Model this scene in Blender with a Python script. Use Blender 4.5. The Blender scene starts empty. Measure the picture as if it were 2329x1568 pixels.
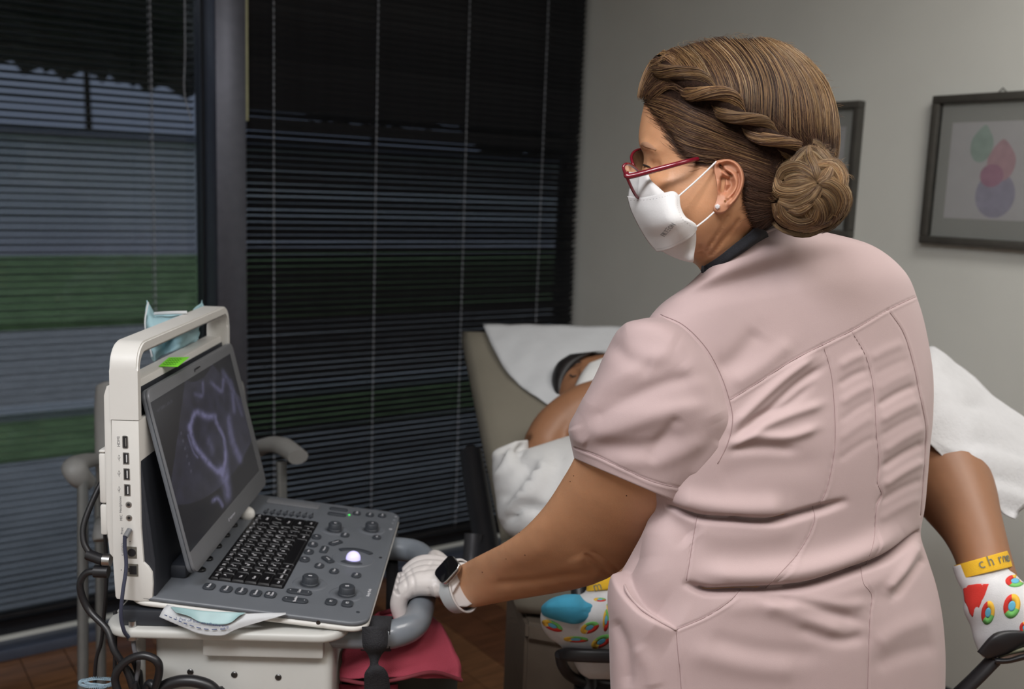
import bpy, bmesh, math, random
import numpy as np
from mathutils import Vector, Matrix
from mathutils.bvhtree import BVHTree

# ------------------------------------------------------------------ camera, world, lights, exposure
CAM = np.array([0.0, 0.0, 1.48]); FPX = 2264.0; IW, IH = 2329, 1568
def _basis(pitch=8.8, roll=2.07, th=54.3):
    p, r, t = map(math.radians, (pitch, roll, th))
    fh = np.array([math.cos(t), math.sin(t), 0]); rt = np.array([math.sin(t), -math.cos(t), 0]); up = np.array([0, 0, 1.0])
    f = fh*math.cos(p) - up*math.sin(p); u = up*math.cos(p) + fh*math.sin(p)
    return rt*math.cos(r) + u*math.sin(r), u*math.cos(r) - rt*math.sin(r), f
CR, CU, CF = _basis()
scene = bpy.context.scene
cd = bpy.data.cameras.new('camera'); cd.sensor_width = 36.0; cd.lens = FPX*36.0/IW
cd.clip_start = 0.02; cd.clip_end = 300
cd.dof.use_dof = True; cd.dof.focus_distance = 1.2; cd.dof.aperture_fstop = 5.0
camo = bpy.data.objects.new('camera', cd); scene.collection.objects.link(camo)
camo.matrix_world = Matrix(((CR[0], CU[0], -CF[0], CAM[0]), (CR[1], CU[1], -CF[1], CAM[1]), (CR[2], CU[2], -CF[2], CAM[2]), (0, 0, 0, 1)))
scene.camera = camo
scene.view_settings.view_transform = 'Standard'; scene.view_settings.look = 'None'
scene.view_settings.gamma = 1.0; scene.view_settings.use_curve_mapping = False
scene.view_settings.exposure = 0.0
w = bpy.data.worlds.new('sky'); scene.world = w; w.use_nodes = True
wn = w.node_tree.nodes; wl = w.node_tree.links
bg = wn['Background']; bg.inputs['Strength'].default_value = 5.0
tc = wn.new('ShaderNodeTexCoord'); sx = wn.new('ShaderNodeSeparateXYZ'); cr = wn.new('ShaderNodeValToRGB')
wl.new(tc.outputs['Generated'], sx.inputs[0]); wl.new(sx.outputs['Z'], cr.inputs[0]); wl.new(cr.outputs[0], bg.inputs['Color'])
cr.color_ramp.elements[0].position = 0.0; cr.color_ramp.elements[0].color = (.14, .155, .20, 1)
cr.color_ramp.elements[1].position = 0.8; cr.color_ramp.elements[1].color = (.50, .53, .58, 1)

def area(name, loc, rot, sx_, sy_, power, col):
    l = bpy.data.lights.new(name, 'AREA'); l.shape = 'RECTANGLE'; l.size = sx_; l.size_y = sy_; l.energy = power; l.color = col
    o = bpy.data.objects.new(name, l); scene.collection.objects.link(o); o.location = loc; o.rotation_euler = rot
    return o
CEIL = 2.75
area('added_ceiling_lamp', (0.55, -0.35, CEIL-0.06), (0, 0, 0), 1.15, 0.55, 21, (1.0, .955, .90))
area('added_ceiling_lamp', (-0.75, 0.15, CEIL-0.06), (0, 0, 0), 1.15, 0.55, 58, (.97, .97, 1.0))  # unseen fill lamp added behind and left of the camera to brighten the arm
area('added_ceiling_lamp', (1.75, 0.35, CEIL-0.06), (0, 0, 0), 0.55, 1.15, 20, (1.0, .96, .92))  # unseen lamp added near the right wall to even out the light

# ------------------------------------------------------------------ helpers
R_ = math.radians
def ray(x, y): return CF + CR*((x-IW/2)/FPX) - CU*((y-IH/2)/FPX)
def P(x, y, d): return CAM + ray(x, y)*d
def px(p):
    q = np.asarray(p) - CAM; d = q @ CF
    return IW/2 + FPX*(q @ CR)/d, IH/2 - FPX*(q @ CU)/d, d
def onx(x, y, X): r = ray(x, y); return CAM + r*(X/r[0])
def ony(x, y, Y): r = ray(x, y); return CAM + r*(Y/r[1])
def onz(x, y, Z): r = ray(x, y); return CAM + r*((Z-CAM[2])/r[2])
_mats = {}
def mat(name, col=(.5, .5, .5), rough=.5, metal=0, noise=0, nscale=30, bump=0, bscale=200, emit=None, estr=0, sss=0, spec=.5, coat=0, alpha=1, attr=None, trans=0, sheen=0, stretch=None):
    if name in _mats: return _mats[name]
    m = bpy.data.materials.new(name); m.use_nodes = True; nt = m.node_tree; b = nt.nodes['Principled BSDF']
    b.inputs['Roughness'].default_value = rough; b.inputs['Metallic'].default_value = metal
    b.inputs['Base Color'].default_value = (*col, 1); b.inputs['Specular IOR Level'].default_value = spec
    if coat: b.inputs['Coat Weight'].default_value = coat
    if trans: b.inputs['Transmission Weight'].default_value = trans
    if sheen: b.inputs['Sheen Weight'].default_value = sheen; b.inputs['Sheen Roughness'].default_value = .4
    if sss: b.inputs['Subsurface Weight'].default_value = sss; b.inputs['Subsurface Scale'].default_value = .01; b.inputs['Subsurface Radius'].default_value = (1, .35, .2)
    if emit: b.inputs['Emission Color'].default_value = (*emit, 1); b.inputs['Emission Strength'].default_value = estr
    if alpha < 1: b.inputs['Alpha'].default_value = alpha
    co = nt.nodes.new('ShaderNodeTexCoord')
    vec = co.outputs['Object']
    if stretch:
        mp = nt.nodes.new('ShaderNodeMapping'); mp.inputs['Scale'].default_value = stretch; nt.links.new(vec, mp.inputs[0]); vec = mp.outputs[0]
    src = None
    if attr:
        a = nt.nodes.new('ShaderNodeAttribute'); a.attribute_name = attr; src = a.outputs['Color']; nt.links.new(src, b.inputs['Base Color'])
    if noise:
        n = nt.nodes.new('ShaderNodeTexNoise'); n.inputs['Scale'].default_value = nscale; n.inputs['Detail'].default_value = 5
        nt.links.new(vec, n.inputs['Vector'])
        mx = nt.nodes.new('ShaderNodeMix'); mx.data_type = 'RGBA'; mx.blend_type = 'MULTIPLY'; mx.inputs[0].default_value = 1
        rm = nt.nodes.new('ShaderNodeMapRange'); rm.inputs['From Min'].default_value = .3; rm.inputs['From Max'].default_value = .7
        rm.inputs['To Min'].default_value = 1-noise; rm.inputs['To Max'].default_value = 1+noise*.6
        nt.links.new(n.outputs['Fac'], rm.inputs[0])
        if src: nt.links.new(src, mx.inputs[6])
        else: mx.inputs[6].default_value = (*col, 1)
        nt.links.new(rm.outputs[0], mx.inputs[7]); nt.links.new(mx.outputs[2], b.inputs['Base Color'])
    if bump:
        n2 = nt.nodes.new('ShaderNodeTexNoise'); n2.inputs['Scale'].default_value = bscale; n2.inputs['Detail'].default_value = 3
        nt.links.new(vec, n2.inputs['Vector'])
        bp = nt.nodes.new('ShaderNodeBump'); bp.inputs['Strength'].default_value = bump; bp.inputs['Distance'].default_value = .002
        nt.links.new(n2.outputs['Fac'], bp.inputs['Height']); nt.links.new(bp.outputs[0], b.inputs['Normal'])
    _mats[name] = m
    return m
def tag(o, label=None, cat=None, group=None, kind=None):
    if label: o['label'] = label
    if cat: o['category'] = cat
    if group: o['group'] = group
    if kind: o['kind'] = kind
    return o
def link(o, parent=None):
    scene.collection.objects.link(o)
    if parent is not None: o.parent = parent
    return o
def empty(name, loc=(0, 0, 0), rz=0, **k):
    o = bpy.data.objects.new(name, None); o.empty_display_size = .05; link(o); o.location = Vector([float(c) for c in loc]); o.rotation_euler = (0, 0, rz)
    return tag(o, **k)
def W2L(parent):
    """world-to-local matrix of an (unanimated, at most two deep) parent"""
    m = Matrix.Identity(4); o = parent
    while o is not None:
        m = o.matrix_basis @ m; o = o.parent
    return m.inverted()
def mesh(name, verts, faces, m, parent=None, smooth=True, world=False, auto=None):
    me = bpy.data.meshes.new(name)
    me.from_pydata([tuple(map(float, v)) for v in verts], [], [tuple(map(int, f)) for f in faces]); me.update()
    o = bpy.data.objects.new(name, me)
    if m: me.materials.append(m)
    if world and parent is not None: me.transform(W2L(parent))
    if smooth:
        me.polygons.foreach_set('use_smooth', [True]*len(me.polygons))
        if auto: me.set_sharp_from_angle(angle=R_(auto))
    return link(o, parent)
def frombm(name, bm, m, parent=None, smooth=True, world=False, auto=35):
    me = bpy.data.meshes.new(name); bm.normal_update(); bm.to_mesh(me); bm.free()
    o = bpy.data.objects.new(name, me)
    if m: me.materials.append(m)
    if world and parent is not None: me.transform(W2L(parent))
    if smooth:
        me.polygons.foreach_set('use_smooth', [True]*len(me.polygons))
        if auto: me.set_sharp_from_angle(angle=R_(auto))
    return link(o, parent)
def bx(bm, x0, x1, y0, y1, z0, z1, bev=0, seg=2, mtx=None):
    r = bmesh.ops.create_cube(bm, size=1); vs = r['verts']
    for v in vs: v.co = Vector(((x0+x1)/2+v.co.x*(x1-x0), (y0+y1)/2+v.co.y*(y1-y0), (z0+z1)/2+v.co.z*(z1-z0)))
    if bev:
        es = list({e for v in vs for e in v.link_edges})
        r2 = bmesh.ops.bevel(bm, geom=es, offset=bev, segments=seg, profile=.5, affect='EDGES')
        vs = list({v for f in r2['faces'] for v in f.verts} | {v for v in vs if v.is_valid})
    if mtx is not None:
        for v in vs: v.co = mtx @ v.co
    return vs
def box(name, x0, x1, y0, y1, z0, z1, m, parent=None, bev=0, seg=2, mtx=None):
    bm = bmesh.new(); bx(bm, x0, x1, y0, y1, z0, z1, bev, seg, mtx)
    return frombm(name, bm, m, parent)
def prism(name, pts, z0, z1, m, parent=None, bev=0, seg=2, mtx=None, axes=(0, 1, 2)):
    """extrude a 2-D outline (first two of axes) between z0 and z1 (third axis); bevel top and bottom rims"""
    bm = bmesh.new(); lo = []; hi = []
    for p in pts:
        for zz, L in ((z0, lo), (z1, hi)):
            c = [0, 0, 0]; c[axes[0]] = p[0]; c[axes[1]] = p[1]; c[axes[2]] = zz; L.append(bm.verts.new(c))
    n = len(pts); f1 = bm.faces.new(hi); f0 = bm.faces.new(lo[::-1])
    for i in range(n): bm.faces.new((lo[i], lo[(i+1) % n], hi[(i+1) % n], hi[i]))
    bmesh.ops.recalc_face_normals(bm, faces=bm.faces)
    if bev: bmesh.ops.bevel(bm, geom=list(f1.edges)+list(f0.edges), offset=bev, segments=seg, profile=.5, affect='EDGES')
    if mtx is not None: bmesh.ops.transform(bm, matrix=mtx, verts=bm.verts)
    return frombm(name, bm, m, parent)
def cat(pts, n):
    """Catmull-Rom resample of control rows (any number of columns) to n rows"""
    p = np.array(pts, float); k = len(p)
    if k == 2: return np.array([p[0]+(p[1]-p[0])*t for t in np.linspace(0, 1, n)])
    q = np.vstack([2*p[0]-p[1], p, 2*p[-1]-p[-2]]); out = []
    for t in np.linspace(0, k-1, n):
        i = min(int(t), k-2); s = t-i; a, b, c, d = q[i:i+4]
        out.append(.5*((2*b)+(c-a)*s+(2*a-5*b+4*c-d)*s*s+(3*b-3*c+d-a)*s**3))
    return np.array(out)
def catc(pts, n):
    p = np.array(pts, float); k = len(p); out = []
    for t in np.linspace(0, k, n, endpoint=False):
        i = int(t); s = t-i; a, b, c, d = p[(i-1) % k], p[i % k], p[(i+1) % k], p[(i+2) % k]
        out.append(.5*((2*b)+(c-a)*s+(2*a-5*b+4*c-d)*s*s+(3*b-3*c+d-a)*s**3))
    return np.array(out)
def tubegeo(pts, rad, seg=10, closed=False, flat=1.0, up=None, caps=True):
    p = np.array(pts, float); n = len(p); rad = np.broadcast_to(np.asarray(rad, float), (n,))
    if closed: tg = np.roll(p, -1, 0)-np.roll(p, 1, 0)
    else: tg = np.gradient(p, axis=0)
    tg /= np.linalg.norm(tg, axis=1)[:, None]+1e-12
    a = np.array(up if up is not None else ([0, 0, 1.] if abs(tg[0][2]) < .9 else [1., 0, 0]), float); V = []
    for i in range(n):
        if up is not None: a = np.array(up, float)
        a = a-tg[i]*(a @ tg[i]); a /= np.linalg.norm(a)+1e-12; b = np.cross(tg[i], a)
        for j in range(seg):
            t = 2*math.pi*j/seg; V.append(p[i]+(a*math.cos(t)*flat+b*math.sin(t))*rad[i])
    Fc = []; m = n if closed else n-1
    for i in range(m):
        for j in range(seg):
            i2 = (i+1) % n; Fc.append((i*seg+j, i*seg+(j+1) % seg, i2*seg+(j+1) % seg, i2*seg+j))
    if not closed and caps: Fc += [tuple(range(seg))[::-1], tuple((n-1)*seg+j for j in range(seg))]
    return V, Fc
def tube(name, pts, rad, m, parent=None, seg=10, n=None, closed=False, world=False, flat=1.0, up=None, auto=50):
    if n:
        if np.ndim(rad):
            q = np.hstack([np.array(pts, float), np.array(rad, float)[:, None]]); q = catc(q, n) if closed else cat(q, n); pts, rad = q[:, :3], np.abs(q[:, 3])
        else: pts = catc(pts, n) if closed else cat(pts, n)
    V, Fc = tubegeo(pts, rad, seg, closed, flat, up)
    return mesh(name, V, Fc, m, parent, world=world, auto=auto)
def lathe(name, prof, m, parent=None, seg=24, mtx=None, auto=35):
    V = []; Fc = []; k = len(prof)
    for r, z in prof:
        for j in range(seg):
            t = 2*math.pi*j/seg; v = Vector((r*math.cos(t), r*math.sin(t), z)); V.append(mtx @ v if mtx is not None else v)
    for i in range(k-1):
        for j in range(seg): Fc.append((i*seg+j, i*seg+(j+1) % seg, (i+1)*seg+(j+1) % seg, (i+1)*seg+j))
    Fc += [tuple(range(seg))[::-1], tuple((k-1)*seg+j for j in range(seg))]
    return mesh(name, V, Fc, m, parent, auto=auto)
def join(geos):
    V = []; Fc = []
    for v, f in geos:
        o = len(V); V += [tuple(map(float, c)) for c in v]; Fc += [tuple(int(i)+o for i in q) for q in f]
    return V, Fc
def text(name, body, size, m, parent, mtx, ext=.0002, align='CENTER'):
    c = bpy.data.curves.new(name, 'FONT'); c.body = body; c.size = size; c.extrude = ext; c.align_x = align; c.align_y = 'CENTER'; c.resolution_u = 2
    o = bpy.data.objects.new('tmp', c); scene.collection.objects.link(o); dg = bpy.context.evaluated_depsgraph_get(); dg.update()
    me = bpy.data.meshes.new_from_object(o.evaluated_get(dg)); bpy.data.objects.remove(o); bpy.data.curves.remove(c)
    me.transform(mtx); me.name = name; me.materials.clear(); me.materials.append(m)
    ob = bpy.data.objects.new(name, me)
    return link(ob, parent)
def frame(o, x, y, z):
    """matrix with columns x, y, z at o"""
    return Matrix(((x[0], y[0], z[0], o[0]), (x[1], y[1], z[1], o[1]), (x[2], y[2], z[2], o[2]), (0, 0, 0, 1)))
def copyo(o, parent=None):
    c = o.copy(); scene.collection.objects.link(c); c.parent = parent
    return c

# ------------------------------------------------------------------ room shell
YW, XW = 3.23, 2.66; XL, YB = -2.4, -2.4
M_wall = mat('wall paint', (.62, .63, .59), .85, noise=.05, nscale=2.5, bump=.15, bscale=300)
M_ceil = mat('ceiling tile white', (.62, .62, .6), .9, noise=.12, nscale=90, bump=.4, bscale=220)
M_floor = mat('dark wood plank', (.13, .055, .028), .32, noise=.45, nscale=6, bump=.15, bscale=40, stretch=(1, 9, 1))
M_floor2 = mat('brown wood plank', (.20, .095, .045), .32, noise=.45, nscale=6, bump=.15, bscale=40, stretch=(1, 9, 1))
M_joint = mat('floor joint', (.03, .018, .012), .7, noise=.2)
M_base = mat('black baseboard', (.03, .03, .035), .5, noise=.1)
M_frame = mat('dark window aluminium', (.035, .036, .042), .35, .6, noise=.1)
def struct(o): o['kind'] = 'structure'; return o
fl = struct(box('floor', XL, XW+.1, YB, YW+.12, -.12, -.004, M_joint))
random.seed(4)
pl0 = {}
y = YB; row = 0
pw = .125
xs0 = XL
nplank = 0
xx = XL
while xx < XW-.01:
    yy = YB-(row*.37 % .9)
    while yy < YW:
        y0 = max(yy, YB); y1 = min(yy+.95, YW)
        if y1-y0 > .04:
            o = box('plank', xx+.0012, min(xx+pw, XW)-.0012, y0+.0012, y1-.0012, -.004, random.uniform(-.0006, .0006), random.choice((M_floor, M_floor2)), fl, .0008, 1); nplank += 1
        yy += .95
    xx += pw; row += 1
struct(box('ceiling', XL, XW+.1, YB, YW+.12, CEIL, CEIL+.1, M_ceil))
struct(box('wall_right', XW, XW+.1, YB, YW+.12, 0, CEIL, M_wall))
struct(box('wall_left', XL-.1, XL, YB, YW+.12, 0, CEIL, M_wall))
struct(box('wall_back', XL, XW, YB-.1, YB, 0, CEIL, M_wall))
# window wall: sill, header, mullion posts; two tall windows reach the corner
bm = bmesh.new(); bx(bm, XL, XW, YW+.05, YW+.15, -.1, .045); bx(bm, XL, XW, YW+.05, YW+.15, 2.62, CEIL); bx(bm, XL, -1.3, YW+.05, YW+.15, .045, 2.62)
struct(frombm('wall_front', bm, M_wall))
struct(box('baseboard_right', XW-.012, XW, YB, YW, 0, .09, M_base, bev=.003))
struct(box('trim_1', XL, XW, YW-.03, YW+.05, .0, .035, mat('bluish metal sill', (.10, .12, .17), .4, .5, noise=.1), bev=.004))
M_glass = bpy.data.materials.new('tinted window glass'); M_glass.use_nodes = True
nt = M_glass.node_tree; nt.nodes.remove(nt.nodes['Principled BSDF'])
tb = nt.nodes.new('ShaderNodeBsdfTransparent'); tb.inputs[0].default_value = (.30, .32, .34, 1)
gb = nt.nodes.new('ShaderNodeBsdfGlossy'); gb.inputs['Roughness'].default_value = .02; gb.inputs[0].default_value = (.8, .85, .95, 1)
fr = nt.nodes.new('ShaderNodeFresnel'); fr.inputs[0].default_value = 1.45; ms = nt.nodes.new('ShaderNodeMixShader')
nt.links.new(fr.outputs[0], ms.inputs[0]); nt.links.new(tb.outputs[0], ms.inputs[1]); nt.links.new(gb.outputs[0], ms.inputs[2]); nt.links.new(ms.outputs[0], nt.nodes['Material Output'].inputs[0])
for i, (xa, xb) in enumerate(((-1.3, 1.13), (1.13, 2.66))):
    wr = struct(empty('window_%d' % (i+1), ((xa+xb)/2, YW+.1, .045)))
    bm = bmesh.new(); h = 2.575; hw = (xb-xa)/2
    for a in ((-hw, -hw+.04, 0, h), (hw-.04, hw, 0, h), (-hw+.04, hw-.04, 0, .05), (-hw+.04, hw-.04, h-.05, h)): bx(bm, a[0], a[1], -.04, .03, a[2], a[3], .003, 1)
    frombm('window_frame', bm, M_frame, wr)
    box('pane', -hw+.04, hw-.04, -.004, .004, .05, h-.05, M_glass, wr)
struct(box('trim_2', 1.095, 1.195, YW-.06, YW+.06, .035, 2.62, mat('grey mullion metal', (.10, .105, .13), .38, .7, noise=.1), bev=.006))

# ------------------------------------------------------------------ blinds
M_slat = mat('black blind slat', (.018, .019, .022), .42, .2, spec=.35, noise=.2)
M_cord = mat('pale blind cord', (.27, .29, .33), .8, noise=.2)
def slatmesh(L):
    V = []; Fc = []; n = 4; wd = .0125
    for i in range(n+1):
        t = -1+2*i/n; V += [(-L/2, t*wd, .0010*(1-t*t)), (L/2, t*wd, .0010*(1-t*t)), (-L/2, t*wd, .0010*(1-t*t)-.0005), (L/2, t*wd, .0010*(1-t*t)-.0005)]
    for i in range(n):
        a = 4*i; Fc += [(a, a+4, a+5, a+1), (a+2, a+3, a+7, a+6)]
    Fc += [(0, 1, 3, 2), (4*n, 4*n+2, 4*n+3, 4*n+1)]
    me = bpy.data.meshes.new('slat'); me.from_pydata(V, [], Fc); me.materials.append(M_slat)
    me.polygons.foreach_set('use_smooth', [True]*len(me.polygons)); me.set_sharp_from_angle(angle=.8)
    return me
def blind(x0, x1, tiltf, cords, label, wand, tassel=None):
    b = empty('window_blind', ((x0+x1)/2, YW, 0.13), label=label, cat='blind', group=None)
    L = x1-x0; me = slatmesh(L); k = 0; z = .022
    box('bottom_rail', -L/2, L/2, -.013, .013, 0, .014, M_slat, b, .003)
    box('head_rail', -L/2, L/2, -.02, .02, 2.44, 2.48, M_slat, b, .003)
    while z < 2.43:
        o = bpy.data.objects.new('slat', me); link(o, b); o.location = (0, 0, z); o.rotation_euler = (tiltf(z+.13, k), random.gauss(0, .0006), 0); z += .0215; k += 1
    for cx in cords:
        V = []; Fc = []; g = []
        for yy in (-.0135, .0135): g.append(tubegeo([(cx-(x0+x1)/2, yy, .01), (cx-(x0+x1)/2, yy, 2.44)], .0011, 5))
        zz = .022+.011
        while zz < 2.43:       # the knotted rungs of the ladder cord, one per slat
            g.append(tubegeo([(cx-(x0+x1)/2, -.014, zz-.0065), (cx-(x0+x1)/2, -.0155, zz), (cx-(x0+x1)/2, -.014, zz+.0065)], [.0012, .0033, .0012], 6)); zz += .0215
        V, Fc = join(g); mesh('ladder_cord', V, Fc, M_cord, b)
    wx, wz, wm = wand
    tube('tilt_wand', [(wx-(x0+x1)/2, -.03, wz-.13), (wx-(x0+x1)/2, -.03, 2.42)], .0072, wm, b, 6)
    if tassel: tube('pull_cord', [ (t[0]-(x0+x1)/2, -.03, t[1]-.13) for t in tassel], .0018, M_cord, b, 5, n=16)
    return b
random.seed(7)
cordx = lambda x, y: float(ony(x, y, YW-.02)[0])
blind(-1.28, float(ony(444, 500, YW)[0]), lambda z, k: R_(-12)+random.gauss(0, .025), [cordx(344, 100), cordx(344, 100)-.55, cordx(344, 100)-1.1], 'dark horizontal slat blind with grey and green daylight between slats, left of mullion', (-.9, 1.2, M_cord), [(cordx(418, 0), 2.4), (cordx(418, 60), 1.9), (cordx(416, 150), 1.75), (cordx(432, 215), 1.66)])
def tr(z, k):
    base = 57 if z > 1.62 else 49 if z > 1.2 else 59 if z > .8 else 58
    t = base + random.gauss(0, 2.2)
    if k in (52, 57, 60, 69, 72): t -= 14
    return R_(-t)
blind(1.215, XW-.035, tr, [cordx(624, 100), cordx(861, 100), cordx(1068, 100), cordx(1242, 200)], 'mostly closed black slat blind right of the mullion, behind the exam table', (cordx(557, 100), float(ony(557, 276, YW)[2]), mat('olive wand plastic', (.40, .40, .23), .4, noise=.1)))

# ------------------------------------------------------------------ outside (seen between the slats)
M_pave = mat('grey paving', (.42, .41, .40), .9, noise=.2, nscale=3)
M_grass = mat('lawn green', (.20, .30, .12), .95, noise=.35, nscale=4, bump=.5, bscale=40)
M_asph = mat('asphalt', (.42, .40, .38), .9, noise=.2, nscale=8)
struct(box('ground', -60, 60, YW+.15, 90, -.2, -.1, M_asph))
struct(box('pavement', -20, 25, YW+.15, 5.6, -.1, -.02, M_pave))
tag(box('lawn', -20, 25, 5.6, 6.5, -.1, -.01, M_grass), kind='stuff', label='strip of lawn beyond the window pavement', cat='grass')
struct(box('kerb', -20, 25, 6.5, 6.72, -.1, .04, mat('pale kerb', (.5, .5, .5), .9, noise=.1)))
tag(box('lawn', -30, 30, 11, 20, -.1, -.02, M_grass), kind='stuff', label='wide far lawn beyond the road outside', cat='grass')
b = empty('building', (0, 21, 0), label='low pale building far outside beyond the lawn', cat='building')
box('wall', -40, 40, 0, 1.6, -.1, 2.2, mat('pale building wall', (.66, .64, .68), .9, noise=.1, nscale=.6), b)
box('roof', -41, 41, -.15, 1.75, 2.2, 2.36, mat('grey building roof', (.18, .18, .22), .9, noise=.1, nscale=.6), b)
M_leaf = mat('dark foliage', (.02, .035, .015), .95, noise=.5, nscale=2)
M_bark = mat('bark', (.03, .022, .016), .95, noise=.3)
random.seed(11)
def tree(x, y, h0, h1, r):
    t = empty('tree', (x, y, -.1))
    tube('trunk', [(0, 0, 0), (.05, 0, h0*.5), (0, .03, h0+.6)], [.2, .15, .12], M_bark, t, 8, n=6)
    bm = bmesh.new(); rs = random.Random(x*13+y)
    for k in range(22):
        a = k*2.4; q = math.sqrt((k+.5)/22)*.62*r
        rr = r*rs.uniform(.38, .5)
        r_ = bmesh.ops.create_icosphere(bm, subdivisions=2, radius=1)
        for v in r_['verts']:
            c = v.co; s = 1+.18*math.sin(c.x*7+k)*math.sin(c.y*6+k)*math.cos(c.z*8); v.co = Vector((math.cos(a)*q+c.x*rr*s, math.sin(a)*q+c.y*rr*s, h0+(h1-h0)*.5+(c.z*s+rs.uniform(-.02, .02))*(h1-h0)*.5))
    frombm('crown', bm, M_leaf, t)
    return t
for i, (x, y, h0, h1, r) in enumerate([(-1.9, 29, 4.3, 16, 5.4), (10.3, 29, 4.0, 16, 5.4), (22.5, 29, 2.7, 15, 5.4), (34.7, 29, 2.3, 15, 5.4), (-3.2, 45, 5.9, 22, 5.9), (10.1, 45, 5.6, 22, 5.9), (23.4, 45, 4.4, 21, 5.9), (36.7, 45, 3.3, 21, 5.9)]):
    tag(tree(x, y, h0, h1, r), 'dark broad tree outside beyond the blinds', 'tree', 'trees outside the window')

# ------------------------------------------------------------------ ultrasound machine and its cart
DO = onz(355, 1360, .91); PSI = R_(55.5); TAU = R_(6)
DU = np.array([math.cos(PSI), math.sin(PSI), 0]); DV = np.array([math.sin(PSI), -math.cos(PSI), 0]); DZ = np.array([0, 0, 1.0])
DN = DZ*math.cos(TAU)+DV*math.sin(TAU); DVD = DV*math.cos(TAU)-DZ*math.sin(TAU)
def LW(u, v, z): return DO+DU*u+DV*v+DZ*z          # device coordinates -> world
def lc(p): q = np.asarray(p)-DO; return q@DU, q@DV, q@DZ
def onu(x, y, u): r = ray(x, y); return lc(CAM+r*(((DO+DU*u-CAM)@DU)/(r@DU)))
def ond(x, y, h=0): r = ray(x, y); q = CAM+r*(((DO+DN*h-CAM)@DN)/(r@DN))-DO; return q@DU, q@DVD
mach = empty('ultrasound_machine', DO, PSI, label='portable ultrasound machine with white carry handle, tilted grey screen and control deck', cat='ultrasound machine')
TM = Matrix.Rotation(TAU, 4, 'X')                    # deck frame: x = u, y = -v(down slope), z = deck normal
M_white = mat('warm white plastic', (.62, .61, .58), .42, noise=.03, nscale=14)
M_dgrey = mat('slate grey plastic', (.115, .125, .14), .42, noise=.06, nscale=30, bump=.05, bscale=900)
M_navy = mat('dark blue black plastic', (.02, .023, .03), .5, noise=.1)
M_bezel = mat('grey bezel plastic', (.14, .145, .155), .45, noise=.04, nscale=20)
M_key = mat('black key', (.006, .006, .007), .35, noise=.1)
M_btn = mat('dark grey button rubber', (.035, .04, .048), .5, noise=.08)
M_ink = mat('white key legend', (.75, .75, .78), .6)
M_dink = mat('dark grey print', (.12, .12, .13), .6)
M_steel = mat('steel', (.5, .5, .5), .3, 1, noise=.1)
M_port = mat('port interior', (.012, .012, .014), .5)
def rrect(x0, x1, y0, y1, r, n=5):
    out = []
    for cx, cy, a0 in ((x1-r, y1-r, 0), (x0+r, y1-r, 90), (x0+r, y0+r, 180), (x1-r, y0+r, 270)):
        for k in range(n+1): a = R_(a0+90*k/n); out.append((cx+r*math.cos(a), cy+r*math.sin(a)))
    return out
def offr(pts, fr): return pts
DW, DD = .482, .292
# deck: dark top plate over a white belly
prism('control_deck', rrect(.0, DW, -DD, .045, .028, 8), -.007, 0, M_dgrey, mach, .003, 3, TM)
prism('deck_base', rrect(-.0005, DW+.0005, -DD-.0005, .04, .028, 8), -.0152, -.0072, M_white, mach, .0035, 3, TM)
# keyboard
KU0, KU1, KV0, KV1 = .083, .371, .050, .156
prism('keyboard_well', rrect(KU0-.003, KU1+.003, -KV1-.002, -KV0+.002, .003, 3), 0, .0006, M_key, mach, 0, 1, TM)
unit = (KU1-KU0)/14
rows = [([1]*14, 'Esc Help F1 F2 F3 F4 F5 F6 F7 F8 F9 F10 F11 F12'.split()),
        ([1]*12+[2], '` 1 2 3 4 5 6 7 8 9 0 - Back'.split()),
        ([1.5]+[1]*11+[1.5], 'Tab Q W E R T Y U I O P [ ]'.split()),
        ([1.7]+[1]*10+[2.3], ['Caps', 'A', 'S', 'D', 'F', 'G', 'H', 'J', 'K', 'L', ';', 'Enter']),
        ([2.0]+[1]*10+[2.0], ['Shift', 'Z', 'X', 'C', 'V', 'B', 'N', 'M', ',', '.', '/', 'Shift']),
        ([1.1, 1, 1, 1, 5.3, 1.1, 1, 1, 1.5], ['Ctrl', 'AltGr', 'Arrow', 'Alt', '', 'Del', '-', '+', 'Ctrl'])]
vv = KV0; vun = (KV1-KV0)/5.65; keymesh = {}
def kmesh(wd, dp):
    k = (round(wd, 4), round(dp, 4))
    if k not in keymesh:
        bm = bmesh.new(); bx(bm, -wd/2, wd/2, -dp/2, dp/2, 0, .0028)
        for v in bm.verts:
            if v.co.z > .002: v.co.x *= 1-.0022/wd; v.co.y *= 1-.0022/dp
        bmesh.ops.bevel(bm, geom=[e for e in bm.edges if min(v.co.z for v in e.verts) > .002], offset=.0006, segments=1, affect='EDGES')
        me = bpy.data.meshes.new('key'); bm.to_mesh(me); bm.free(); me.materials.append(M_key); keymesh[k] = me
    return keymesh[k]
for ri, (ws, ls) in enumerate(rows):
    dp = vun*(.65 if ri == 0 else 1); uu = KU0
    for wd, lt in zip(ws, ls):
        W_ = wd*unit; o = bpy.data.objects.new('key', kmesh(W_-.0014, dp-.0014)); link(o, mach)
        o.matrix_basis = TM @ Matrix.Translation((uu+W_/2, -(vv+dp/2), .0006))
        if lt:
            s = .0052 if len(lt) > 2 else .0068
            text('legend', lt, s, M_ink, o, Matrix.Translation((-.001 if len(lt) == 1 else 0, -.0012, .00285)), .00004)
            if ri in (1, 2, 3, 4) and len(lt) == 1: text('legend', '!@#$%&*(+='[(int(uu*999)) % 10], .005, M_ink, o, Matrix.Translation((.0035, .0035, .00285)), .00004)
        uu += W_
    vv += dp
def c6(cx, cy): return ond(460+cx/4.852, 1130+cy/4.853)
def dm(u, v, h=0): return TM @ Matrix.Translation((u, -v, h))
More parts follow.
